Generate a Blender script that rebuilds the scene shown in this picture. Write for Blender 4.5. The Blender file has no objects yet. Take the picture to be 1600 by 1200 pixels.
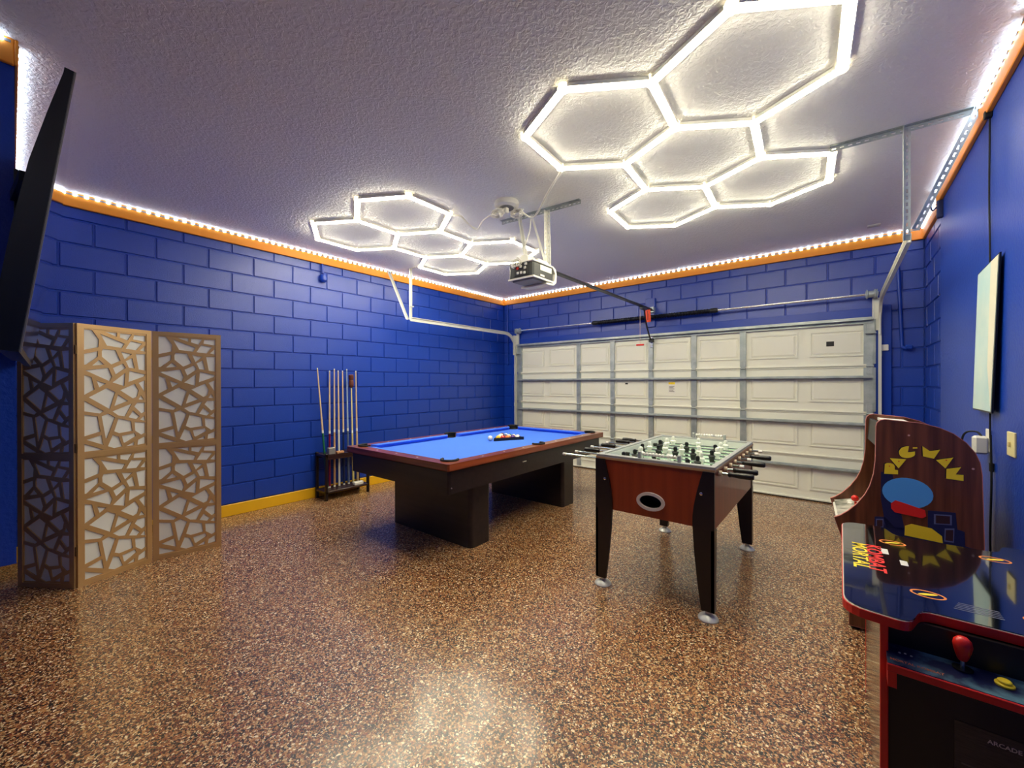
import bpy, bmesh, math, random
from mathutils import Vector, Matrix
from mathutils.geometry import tessellate_polygon
random.seed(7)
S = bpy.context.scene
C = S.collection
PI = math.pi

# ------------------------------------------------------------------ camera, world, exposure
cam_data = bpy.data.cameras.new('camera')
cam_data.sensor_width = 36.0
cam_data.lens = 633.86 / 1600 * 36.0
cam_data.clip_start = 0.02
cam = bpy.data.objects.new('camera', cam_data)
C.objects.link(cam)
yaw, pitch, roll = 0.680, -0.002, -0.002
fwd = Vector((-math.sin(yaw) * math.cos(pitch), math.cos(yaw) * math.cos(pitch), math.sin(pitch)))
rgt = Vector((math.cos(yaw), math.sin(yaw), 0))
upv = rgt.cross(fwd)
r2 = rgt * math.cos(roll) + upv * math.sin(roll)
u2 = -rgt * math.sin(roll) + upv * math.cos(roll)
m = Matrix((r2, u2, -fwd)).transposed().to_4x4()
m.translation = (4.983, -5.924, 1.386)
cam.matrix_world = m
S.camera = cam
world = bpy.data.worlds.new('world')
S.world = world
world.use_nodes = True
world.node_tree.nodes['Background'].inputs[0].default_value = (0.6, 0.7, 1.0, 1)
world.node_tree.nodes['Background'].inputs[1].default_value = 0.0
S.view_settings.view_transform = 'Standard'
S.view_settings.look = 'None'
S.view_settings.gamma = 1.0
S.view_settings.use_curve_mapping = False
S.view_settings.exposure = 1.42
TUBE_STRENGTH = 22.0
LED_STRENGTH = 6.5

H = 2.98          # ceiling height
XR = 5.63         # drywall face, right
XB = 5.665        # block face, right
ZB = 0.12         # height of the yellow base
YF = -5.908       # face of the front wall stub
XS = 1.995        # end of the stub
YB = -7.6         # rear end of the room behind the photographer

# ------------------------------------------------------------------ materials
def lin(r, g, b):
    f = lambda c: (c / 255 / 12.92) if c / 255 <= 0.04045 else ((c / 255 + 0.055) / 1.055) ** 2.4
    return (f(r), f(g), f(b), 1)

MATS = {}
def mat(name, rgb, rough=0.5, metal=0.0, spec=0.5, coat=0.0, bump=None, emit=None, mottle=None, ramp=(0.35, 0.65)):
    if name in MATS:
        return MATS[name]
    mt = bpy.data.materials.new(name)
    mt.use_nodes = True
    nt = mt.node_tree
    b = nt.nodes['Principled BSDF']
    b.inputs['Base Color'].default_value = lin(*rgb)
    b.inputs['Roughness'].default_value = rough
    b.inputs['Metallic'].default_value = metal
    b.inputs['Specular IOR Level'].default_value = spec
    b.inputs['Coat Weight'].default_value = coat
    b.inputs['Coat Roughness'].default_value = 0.08
    tc = nt.nodes.new('ShaderNodeNewGeometry')
    if mottle:
        sc, rgb2, stretch = mottle
        n = nt.nodes.new('ShaderNodeTexNoise')
        mp = nt.nodes.new('ShaderNodeMapping')
        mp.inputs['Scale'].default_value = stretch
        nt.links.new(tc.outputs['Position'], mp.inputs['Vector'])
        nt.links.new(mp.outputs[0], n.inputs['Vector'])
        n.inputs['Scale'].default_value = sc
        n.inputs['Detail'].default_value = 5
        mx = nt.nodes.new('ShaderNodeMix'); mx.data_type = 'RGBA'
        rp = nt.nodes.new('ShaderNodeValToRGB')
        rp.color_ramp.elements[0].position = ramp[0]; rp.color_ramp.elements[1].position = ramp[1]
        nt.links.new(n.outputs['Fac'], rp.inputs[0])
        nt.links.new(rp.outputs[0], mx.inputs[0])
        mx.inputs[6].default_value = lin(*rgb); mx.inputs[7].default_value = lin(*rgb2)
        nt.links.new(mx.outputs[2], b.inputs['Base Color'])
    if bump:
        sc, st = bump
        n = nt.nodes.new('ShaderNodeTexNoise')
        n.inputs['Scale'].default_value = sc
        n.inputs['Detail'].default_value = 3
        nt.links.new(tc.outputs['Position'], n.inputs['Vector'])
        bp = nt.nodes.new('ShaderNodeBump')
        bp.inputs['Strength'].default_value = st
        bp.inputs['Distance'].default_value = 0.01
        nt.links.new(n.outputs['Fac'], bp.inputs['Height'])
        nt.links.new(bp.outputs[0], b.inputs['Normal'])
    if emit:
        b.inputs['Emission Color'].default_value = lin(*emit[0])
        b.inputs['Emission Strength'].default_value = emit[1]
    MATS[name] = mt
    return mt

def wood(name, rgb, rgb2, axis, scale=14, rough=0.35, coat=0.3):
    st = [12, 12, 12]; st[axis] = 0.6
    return mat(name, rgb, rough=rough, coat=coat, mottle=(scale / 6, rgb2, st))

def floor_material():
    mt = bpy.data.materials.new('flake_epoxy'); mt.use_nodes = True
    nt = mt.node_tree; b = nt.nodes['Principled BSDF']
    g = nt.nodes.new('ShaderNodeNewGeometry')
    def vor(scale, ramp):
        v = nt.nodes.new('ShaderNodeTexVoronoi'); v.inputs['Scale'].default_value = scale
        nt.links.new(g.outputs['Position'], v.inputs['Vector'])
        sp = nt.nodes.new('ShaderNodeSeparateColor'); nt.links.new(v.outputs['Color'], sp.inputs[0])
        rp = nt.nodes.new('ShaderNodeValToRGB'); rp.color_ramp.interpolation = 'CONSTANT'
        els = rp.color_ramp.elements
        while len(els) < len(ramp): els.new(0.5)
        for e, (p, c) in zip(els, ramp): e.position = p; e.color = lin(*c)
        nt.links.new(sp.outputs[0], rp.inputs[0])
        return v, sp, rp
    pal = [(0.0, (20, 11, 11)), (0.24, (84, 42, 26)), (0.42, (142, 86, 46)), (0.60, (184, 128, 76)),
           (0.77, (206, 170, 120)), (0.90, (244, 226, 186)), (0.965, (124, 36, 26))]
    v1, s1, c1 = vor(190, pal)
    v2, s2, c2 = vor(120, pal)
    mx = nt.nodes.new('ShaderNodeMix'); mx.data_type = 'RGBA'
    gt = nt.nodes.new('ShaderNodeMath'); gt.operation = 'GREATER_THAN'; gt.inputs[1].default_value = 0.62
    nt.links.new(s2.outputs[1], gt.inputs[0]); nt.links.new(gt.outputs[0], mx.inputs[0])
    nt.links.new(c1.outputs[0], mx.inputs[6]); nt.links.new(c2.outputs[0], mx.inputs[7])
    nt.links.new(mx.outputs[2], b.inputs['Base Color'])
    b.inputs['Roughness'].default_value = 0.42
    b.inputs['Coat Weight'].default_value = 0.85
    b.inputs['Coat Roughness'].default_value = 0.17
    bp = nt.nodes.new('ShaderNodeBump'); bp.inputs['Strength'].default_value = 0.22; bp.inputs['Distance'].default_value = 0.004
    nt.links.new(s1.outputs[2], bp.inputs['Height'])
    nt.links.new(bp.outputs[0], b.inputs['Normal'])
    n = nt.nodes.new('ShaderNodeTexNoise'); n.inputs['Scale'].default_value = 38; n.inputs['Detail'].default_value = 2
    nt.links.new(g.outputs['Position'], n.inputs['Vector'])
    b2 = nt.nodes.new('ShaderNodeBump'); b2.inputs['Strength'].default_value = 0.10; b2.inputs['Distance'].default_value = 0.004
    nt.links.new(n.outputs['Fac'], b2.inputs['Height'])
    nt.links.new(b2.outputs[0], b.inputs['Coat Normal'])
    return mt

def ceiling_material():
    mt = bpy.data.materials.new('knockdown_ceiling'); mt.use_nodes = True
    nt = mt.node_tree; b = nt.nodes['Principled BSDF']
    b.inputs['Base Color'].default_value = lin(244, 244, 242)
    b.inputs['Roughness'].default_value = 0.6
    g = nt.nodes.new('ShaderNodeNewGeometry')
    n = nt.nodes.new('ShaderNodeTexNoise'); n.inputs['Scale'].default_value = 42; n.inputs['Detail'].default_value = 3; n.inputs['Distortion'].default_value = 0.6
    nt.links.new(g.outputs['Position'], n.inputs['Vector'])
    rp = nt.nodes.new('ShaderNodeValToRGB'); rp.color_ramp.elements[0].position = 0.42; rp.color_ramp.elements[1].position = 0.6
    nt.links.new(n.outputs['Fac'], rp.inputs[0])
    bp = nt.nodes.new('ShaderNodeBump'); bp.inputs['Strength'].default_value = 0.55; bp.inputs['Distance'].default_value = 0.005
    nt.links.new(rp.outputs[0], bp.inputs['Height'])
    nt.links.new(bp.outputs[0], b.inputs['Normal'])
    return mt

M_floor = floor_material()
M_ceil = ceiling_material()
BLUE = (9, 58, 166)
M_block = mat('blue_block_paint', BLUE, rough=0.33, spec=0.75, bump=(150, 0.22))
M_mortar = mat('blue_mortar_paint', BLUE, rough=0.45, bump=(90, 0.25))
M_dry = mat('blue_drywall_paint', BLUE, rough=0.42, bump=(55, 0.25))
M_bluetrim = mat('blue_trim_paint', BLUE, rough=0.35)
M_orange = mat('orange_paint', (248, 152, 36), rough=0.5)
M_yellow = mat('yellow_paint', (232, 178, 22), rough=0.4)
M_cream = mat('door_cream', (236, 236, 222), rough=0.45)
M_galv = mat('galvanised_steel', (186, 194, 194), rough=0.42, metal=0.45, mottle=(9, (158, 168, 170), (1, 1, 1)))
M_steel = mat('bright_steel', (225, 228, 230), rough=0.22, metal=1.0)
M_gstrap = mat('pale_strap', (220, 220, 212), rough=0.4, metal=0.25)
M_dark = mat('black_plastic', (16, 16, 18), rough=0.4)
M_rubber = mat('black_rubber', (14, 14, 15), rough=0.7)
M_white = mat('white_plastic', (232, 230, 222), rough=0.4)
# clear-white joint plastic that lets the light of the tube ends through
M_conn = mat('translucent_joint', (246, 244, 234), rough=0.5)
_nt = M_conn.node_tree
_tr = _nt.nodes.new('ShaderNodeBsdfTranslucent'); _tr.inputs[0].default_value = lin(246, 242, 226)
_mx = _nt.nodes.new('ShaderNodeMixShader'); _mx.inputs[0].default_value = 0.75
_nt.links.new(_nt.nodes['Principled BSDF'].outputs[0], _mx.inputs[1]); _nt.links.new(_tr.outputs[0], _mx.inputs[2])
_nt.links.new(_mx.outputs[0], _nt.nodes['Material Output'].inputs[0])
M_gold = mat('gold_paint', (206, 168, 116), rough=0.32, metal=0.5)
M_paper = mat('white_paper', (244, 245, 240), rough=0.7)
_nt = M_paper.node_tree
_tr = _nt.nodes.new('ShaderNodeBsdfTranslucent'); _tr.inputs[0].default_value = lin(240, 242, 240)
_mx = _nt.nodes.new('ShaderNodeMixShader'); _mx.inputs[0].default_value = 0.22
_nt.links.new(_nt.nodes['Principled BSDF'].outputs[0], _mx.inputs[1]); _nt.links.new(_tr.outputs[0], _mx.inputs[2])
_nt.links.new(_mx.outputs[0], _nt.nodes['Material Output'].inputs[0])
M_espresso = wood('espresso_wood', (34, 24, 24), (22, 15, 16), 0, rough=0.38, coat=0.15)
M_rail = wood('mahogany_rail', (150, 74, 40), (112, 50, 26), 1, rough=0.28, coat=0.5)
M_railx = wood('mahogany_rail_end', (150, 74, 40), (112, 50, 26), 0, rough=0.28, coat=0.5)
M_cloth = mat('blue_cloth', (72, 122, 236), rough=0.85, spec=0.2, bump=(700, 0.05))
M_foos = wood('cherry_panel', (154, 60, 22), (138, 50, 16), 2, rough=0.36, coat=0.2)
M_blackwood = mat('black_leg_laminate', (26, 18, 20), rough=0.3)
M_walnut = wood('walnut_grain', (122, 70, 44), (84, 46, 28), 2, scale=20, rough=0.35, coat=0.2)
M_glass = mat('black_glass', (8, 10, 14), rough=0.03, spec=0.8, coat=1.0)
M_red = mat('red_plastic', (224, 40, 32), rough=0.3)
M_yel = mat('yellow_print', (255, 224, 48), rough=0.5)
M_navy = mat('navy_print', (22, 30, 78), rough=0.5)
M_sky = mat('sky_blue_print', (84, 168, 244), rough=0.5)
M_redp = mat('red_print', (236, 40, 34), rough=0.5)
M_tube = mat('lit_diffuser', (255, 250, 235), rough=0.5, emit=((255, 245, 213), TUBE_STRENGTH))
M_led = mat('lit_led', (240, 248, 255), rough=0.5, emit=((205, 228, 255), LED_STRENGTH))

# ------------------------------------------------------------------ mesh builder (world coordinates)
ORG = {}
class MB:
    def __init__(s): s.v = []; s.f = []
    def add(s, vs, fs):
        o = len(s.v); s.v += [tuple(v) for v in vs]; s.f += [tuple(o + i for i in f) for f in fs]; return s
    def box(s, x0, x1, y0, y1, z0, z1):
        vs = [(x, y, z) for z in (z0, z1) for y in (y0, y1) for x in (x0, x1)]
        return s.add(vs, [(0, 2, 3, 1), (4, 5, 7, 6), (0, 1, 5, 4), (2, 6, 7, 3), (0, 4, 6, 2), (1, 3, 7, 5)])
    def bbox(s, x0, x1, y0, y1, z0, z1, b=0.004):
        """box with all edges chamfered"""
        c = ((x0 + x1) / 2, (y0 + y1) / 2, (z0 + z1) / 2); h = (abs(x1 - x0) / 2, abs(y1 - y0) / 2, abs(z1 - z0) / 2)
        b = min(b, min(h) * 0.49)
        bm = bmesh.new()
        for sx in (-1, 1):
            for sy in (-1, 1):
                for sz in (-1, 1):
                    bm.verts.new((c[0] + sx * (h[0] - b), c[1] + sy * (h[1] - b), c[2] + sz * h[2]))
                    bm.verts.new((c[0] + sx * (h[0] - b), c[1] + sy * h[1], c[2] + sz * (h[2] - b)))
                    bm.verts.new((c[0] + sx * h[0], c[1] + sy * (h[1] - b), c[2] + sz * (h[2] - b)))
        r = bmesh.ops.convex_hull(bm, input=bm.verts)
        bmesh.ops.dissolve_limit(bm, angle_limit=0.01, verts=bm.verts, edges=bm.edges)
        bm.verts.index_update()
        s.add([v.co[:] for v in bm.verts], [[v.index for v in f.verts] for f in bm.faces]); bm.free(); return s
    def obox(s, o, ax, ay, az):
        """oriented box: corner o and three edge vectors"""
        o, ax, ay, az = map(Vector, (o, ax, ay, az))
        vs = [o + ax * i + ay * j + az * k for k in (0, 1) for j in (0, 1) for i in (0, 1)]
        return s.add(vs, [(0, 2, 3, 1), (4, 5, 7, 6), (0, 1, 5, 4), (2, 6, 7, 3), (0, 4, 6, 2), (1, 3, 7, 5)])
    def bar(s, a, b, w, h, up=(0, 0, 1)):
        a, b = Vector(a), Vector(b); d = (b - a).normalized(); u = Vector(up)
        sd = d.cross(u).normalized(); u = sd.cross(d)
        return s.obox(a - sd * w / 2 - u * h / 2, b - a, sd * w, u * h)
    def tube(s, pts, r, n=8, cap=True, radii=None):
        pts = [Vector(p) for p in pts]; rings = []; prev = None
        for i, p in enumerate(pts):
            d = (pts[min(i + 1, len(pts) - 1)] - pts[max(i - 1, 0)]).normalized()
            if prev is None:
                a = d.orthogonal().normalized()
            else:
                a = (prev - d * prev.dot(d)).normalized()
            prev = a; b = d.cross(a); rr = radii[i] if radii else r
            rings.append([p + (a * math.cos(2 * PI * k / n) + b * math.sin(2 * PI * k / n)) * rr for k in range(n)])
        vs = [v for rg in rings for v in rg]; fs = []
        for i in range(len(rings) - 1):
            for k in range(n):
                fs.append((i * n + k, i * n + (k + 1) % n, (i + 1) * n + (k + 1) % n, (i + 1) * n + k))
        if cap:
            fs.append(tuple(range(n))[::-1]); fs.append(tuple((len(rings) - 1) * n + k for k in range(n)))
        return s.add(vs, fs)
    def lathe(s, o, prof, n=24, axis=(0, 0, 1)):
        o = Vector(o); d = Vector(axis).normalized(); a = d.orthogonal().normalized(); b = d.cross(a)
        vs = []; fs = []
        for r, h in prof:
            for k in range(n):
                t = 2 * PI * k / n
                vs.append(o + d * h + (a * math.cos(t) + b * math.sin(t)) * r)
        for i in range(len(prof) - 1):
            for k in range(n):
                fs.append((i * n + k, i * n + (k + 1) % n, (i + 1) * n + (k + 1) % n, (i + 1) * n + k))
        fs.append(tuple(range(n))[::-1]); fs.append(tuple((len(prof) - 1) * n + k for k in range(n)))
        return s.add(vs, fs)
    def prism(s, poly, fn, d0, d1, holes=()):
        """2-D polygon (with holes) extruded from d0 to d1; fn(u, v, d) gives the world point"""
        loops = [list(poly)] + [list(h) for h in holes]
        flat = [p for lp in loops for p in lp]
        tris = tessellate_polygon([[Vector((p[0], p[1], 0)) for p in lp] for lp in loops])
        n = len(flat)
        vs = [fn(p[0], p[1], d0) for p in flat] + [fn(p[0], p[1], d1) for p in flat]
        fs = [t for t in tris] + [tuple(i + n for i in reversed(t)) for t in tris]
        o = 0
        for lp in loops:
            k = len(lp)
            for i in range(k):
                j = (i + 1) % k
                fs.append((o + i, o + j, n + o + j, n + o + i))
            o += k
        return s.add(vs, fs)
    def sphere(s, c, r, n=16, m=10, sz=1.0):
        prof = [(max(r * math.sin(PI * i / m), 0.0004), -r * sz * math.cos(PI * i / m)) for i in range(m + 1)]
        return s.lathe(c, prof, n)
    def mesh(s, name, org=(0, 0, 0), smooth=False):
        me = bpy.data.meshes.new(name)
        me.from_pydata([(v[0] - org[0], v[1] - org[1], v[2] - org[2]) for v in s.v], [], s.f)
        bm = bmesh.new(); bm.from_mesh(me); bmesh.ops.recalc_face_normals(bm, faces=bm.faces); bm.to_mesh(me); bm.free()
        if smooth:
            me.polygons.foreach_set('use_smooth', [True] * len(me.polygons))
            me.set_sharp_from_angle(angle=math.radians(38))
        return me

def obj(name, mb, material, parent=None, smooth=False, kind=None, label=None, org=None):
    o_ = ORG[parent.name] if parent else (org or (0, 0, 0))
    me = mb.mesh(name, o_, smooth)
    me.materials.append(material)
    o = bpy.data.objects.new(name, me); C.objects.link(o)
    if parent: o.parent = parent
    elif org: o.location = org
    ORG[o.name] = o_
    if kind: o['kind'] = kind
    if label: o['label'] = label
    return o

def thing(name, label, cat, loc, group=None, kind=None):
    o = bpy.data.objects.new(name, None); C.objects.link(o); o.location = loc
    o.empty_display_size = 0.1
    ORG[o.name] = tuple(loc)
    o['label'] = label
    o['category'] = cat
    if group: o['group'] = group
    if kind: o['kind'] = kind
    return o

def single(name, mb, material, label, cat, org, smooth=False, group=None):
    o = obj(name, mb, material, None, smooth, org=org)
    o['label'] = label; o['category'] = cat
    if group: o['group'] = group
    return o

def struct(name, mb, material, label, cat='wall', org=(0, 0, 0)):
    o = obj(name, mb, material, None, org=org)
    o['kind'] = 'structure'; o['label'] = label; o['category'] = cat
    return o

def link_copy(src, parent, loc, name=None):
    c = src.copy(); C.objects.link(c); c.parent = parent; c.location = loc
    if name: c.name = name
    return c

def spline(pts, n=8):
    """Catmull-Rom through points"""
    P = [Vector(p) for p in pts]; P = [P[0] * 2 - P[1]] + P + [P[-1] * 2 - P[-2]]; out = []
    for i in range(1, len(P) - 2):
        for k in range(n):
            t = k / n
            out.append(0.5 * ((2 * P[i]) + (P[i + 1] - P[i - 1]) * t + (2 * P[i - 1] - 5 * P[i] + 4 * P[i + 1] - P[i + 2]) * t * t
                              + (-P[i - 1] + 3 * P[i] - 3 * P[i + 1] + P[i + 2]) * t ** 3))
    out.append(P[-2]); return out

def text_mesh(name, body, material, parent, fn, size, extrude=0.0006):
    """flat lettering; fn(u, v, d) places it"""
    cu = bpy.data.curves.new(name, 'FONT'); cu.body = body; cu.size = size; cu.align_x = 'CENTER'; cu.align_y = 'CENTER'
    cu.resolution_u = 3; cu.offset = size * 0.022
    t = bpy.data.objects.new(name, cu); C.objects.link(t)
    bpy.context.view_layer.update()
    me = bpy.data.meshes.new_from_object(t.evaluated_get(bpy.context.evaluated_depsgraph_get()))
    bpy.data.objects.remove(t); bpy.data.curves.remove(cu)
    og = ORG[parent.name]
    for v in me.vertices:
        v.co = Vector(fn(v.co.x, v.co.y, extrude)) - Vector(og)
    me.materials.clear(); me.materials.append(material); me.name = name
    o = bpy.data.objects.new(name, me); C.objects.link(o); o.parent = parent; ORG[o.name] = og
    return o

# ================================================================== SETTING
struct('floor', MB().box(-0.3, 6.0, YB - 0.1, 0.3, -0.1, 0), M_floor, 'glossy brown flake epoxy floor of the garage', 'floor')
struct('ceiling', MB().box(-0.3, 6.0, YB - 0.1, 0.3, H, H + 0.1), M_ceil, 'grey knockdown textured ceiling', 'ceiling')
wl = struct('wall_left', MB().box(-0.2, -0.010, -6.5, 0.2, 0, H), M_mortar, 'blue painted block wall behind the cue rack')
wb_mb = MB().box(-0.2, 0.37, 0.010, 0.2, 0, H).box(5.27, 6.0, 0.010, 0.2, 0, H).box(0.37, 5.27, 0.010, 0.2, 2.09, H)
wb = struct('wall_back', wb_mb, M_mortar, 'blue painted block wall around the garage door')
wr = struct('wall_right', MB().box(XB + 0.010, 6.0, -1.2, 0.2, 0, H), M_mortar, 'blue painted block return wall beside the garage door')
struct('wall_right', MB().box(XR, 6.0, YB, -1.08, 0, H), M_dry, 'blue painted drywall behind the arcade machines')
struct('wall_front', MB().box(-0.2, XS, -6.3, YF, 0.55, H).box(-0.2, XS - 0.25, YB, -6.3, 0, H).box(XS - 0.25, XS, YB, -6.3, 0.55, H), M_dry,
       'blue painted wall end below the television')
struct('wall_rear', MB().box(XS - 0.3, 6.0, YB - 0.1, YB, 0, H), M_dry, 'blue painted wall behind the photographer')

def block_mesh(L, h, name):
    """one block face, proud of the mortar; local x along the wall, y out of the wall, z up"""
    g = 0.0055; b = 0.005; d = 0.011
    x, z = L / 2 - g, h / 2 - g
    vs = [(sx * x, 0, sz * z) for sx, sz in ((-1, -1), (1, -1), (1, 1), (-1, 1))] + \
         [(sx * (x - b), d, sz * (z - b)) for sx, sz in ((-1, -1), (1, -1), (1, 1), (-1, 1))]
    fs = [(4, 5, 6, 7)] + [(i, (i + 1) % 4, 4 + (i + 1) % 4, 4 + i) for i in range(4)]
    me = bpy.data.meshes.new(name); me.from_pydata(vs, [], fs); me.materials.append(M_block)
    bm = bmesh.new(); bm.from_mesh(me); bmesh.ops.recalc_face_normals(bm, faces=bm.faces)
    if bm.faces[0].normal.y < 0: bmesh.ops.reverse_faces(bm, faces=bm.faces)
    bm.to_mesh(me); bm.free()
    return me
BM = {}
def put_block(parent, a, b, z0, z1, place):
    L = round(b - a, 3); h = round(z1 - z0, 3)
    if L < 0.03 or h < 0.03: return
    if (L, h) not in BM: BM[(L, h)] = block_mesh(L, h, 'block')
    o = bpy.data.objects.new('block', BM[(L, h)]); C.objects.link(o); o.parent = parent
    loc, rz = place((a + b) / 2, (z0 + z1) / 2)
    o.location = loc; o.rotation_euler = (0, 0, rz)
    # slight individual unevenness
    j = random.uniform(-0.0015, 0.0005)
    o.location.x += j * abs(math.sin(rz)); o.location.y -= j * abs(math.cos(rz))
CH = 0.2032; CL = 0.4064
def course(parent, k, a0, a1, off, place, ztop=2.865):
    z0 = ZB + k * CH; z1 = min(z0 + CH, ztop)
    s = off + math.floor((a0 - off) / CL) * CL
    while s < a1:
        put_block(parent, max(s, a0), min(s + CL, a1), z0, z1, place); s += CL
pl_left = lambda a, z: ((-0.010, a, z), -PI / 2)
pl_back = lambda a, z: ((a, 0.010, z), PI)
pl_right = lambda a, z: ((XB + 0.010, a, z), PI / 2)
for k in range(14):
    odd = k % 2
    course(wl, k, -6.15, 0.0, -0.390 if odd else -0.187, pl_left)
    course(wr, k, -1.15, 0.0, -0.12 if odd else -0.32, pl_right)
    offb = 4.27 if odd else 4.06
    if k >= 10:
        course(wb, k, 0.0, XB, offb, pl_back)
    else:
        course(wb, k, 0.0, 0.37, offb, pl_back); course(wb, k, 5.27, XB, offb, pl_back)

# painted jambs, header and centre board round the door
struct('trim_1', MB().bbox(0.20, 0.37, -0.035, 0.02, 0, 2.22), M_bluetrim, 'blue jamb board beside the door near the pool table', 'jamb')
struct('trim_2', MB().bbox(5.27, 5.41, -0.035, 0.02, 0, 2.22), M_bluetrim, 'blue jamb board beside the door near the arcade machines', 'jamb')
struct('trim_3', MB().bbox(0.372, 5.268, -0.02, 0.02, 2.10, 2.20), M_bluetrim, 'blue header board above the garage door', 'header')
struct('trim_4', MB().bbox(2.755, 2.895, -0.045, 0.02, 2.202, 2.62), M_bluetrim, 'blue centre board behind the torsion spring', 'board')

# yellow base of the left wall
struct('baseboard_left', MB().bbox(-0.006, 0.018, -6.15, -0.02, 0, ZB), M_yellow, 'yellow painted base of the blue block wall', 'baseboard')
struct('baseboard_right', MB().bbox(5.412, XB, -0.02, 0.006, 0, ZB), M_yellow, 'yellow painted base beside the garage door', 'baseboard')
# orange band under the ceiling
OZ = 2.862
struct('trim_5', MB().bbox(-0.006, 0.024, YF, 0.0, OZ, H), M_orange, 'orange band under the ceiling on the block wall behind the cue rack', 'trim')
struct('trim_6', MB().bbox(0.024, XB, -0.024, 0.006, OZ, H), M_orange, 'orange band under the ceiling above the garage door', 'trim')
struct('trim_7', MB().bbox(XB - 0.024, XB + 0.006, -1.08, -0.024, OZ, H), M_orange, 'short orange band under the ceiling at the block return', 'trim')
struct('trim_8', MB().bbox(XR - 0.026, XR, YB, -1.06, OZ, H), M_orange, 'orange band under the ceiling on the drywall with the canvas', 'trim')
struct('trim_9', MB().bbox(XS, XS + 0.024, YB, YF, OZ, H).bbox(0.024, XS + 0.024, YF, YF + 0.012, OZ, H), M_orange, 'orange band under the ceiling above the television', 'trim')

# LED strips
def led_strip(label, a, b, out, pitch_, name='led_strip'):
    a, b = Vector(a), Vector(b); out = Vector(out); d = (b - a); L = d.length; d.normalize()
    t = thing(name, label, 'led strip', a)
    obj('tape', MB().bar(a + out * 0.001, b + out * 0.001, 0.002, 0.012, up=(0, 0, 1)), mat('tape_grey', (120, 120, 124)), t)
    mb = MB(); n = int(L / pitch_)
    for i in range(n):
        c = a + d * (pitch_ * (i + 0.5)) + out * 0.006
        w = 0.011
        mb.obox(c - d * w - Vector((0, 0, 0.008)) - out * 0.006, d * 2 * w, out * 0.011, Vector((0, 0, 0.021)))
    obj('led', mb, M_led, t, kind='stuff')
ZL = H - 0.018
led_strip('led strip turning the corner of the wall end beside the television', (XS + 0.0245, YF - 0.01, ZL), (XS + 0.0245, YF - 0.15, ZL), (1, 0, 0), 0.066)
led_strip('rest of the led strip running on along the wall end', (XS + 0.0245, YF - 0.15, ZL), (XS + 0.0245, YB + 0.03, ZL), (1, 0, 0), 0.066, 'led_strip_offscreen')
led_strip('bright white led strip along the ceiling behind the cue rack', (0.0245, YF + 0.03, ZL), (0.0245, -0.03, ZL), (1, 0, 0), 0.066)
led_strip('bright white led strip along the ceiling above the garage door', (0.04, -0.0245, ZL), (XB - 0.04, -0.0245, ZL), (0, -1, 0), 0.07)
led_strip('short led strip along the ceiling at the block return', (XB - 0.0245, -0.05, ZL), (XB - 0.0245, -1.05, ZL), (-1, 0, 0), 0.066)
led_strip('led strip along the ceiling above the hanging canvas', (XR - 0.0265, -1.09, ZL), (XR - 0.0265, -3.20, ZL), (-1, 0, 0), 0.066)
led_strip('rest of the led strip running on along the drywall past the canvas', (XR - 0.0265, -3.20, ZL), (XR - 0.0265, YB + 0.03, ZL), (-1, 0, 0), 0.066, 'led_strip_offscreen')
led_strip('led strip along the ceiling above the television', (0.05, YF + 0.0125, ZL), (XS, YF + 0.0125, ZL), (0, 1, 0), 0.066)

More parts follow.
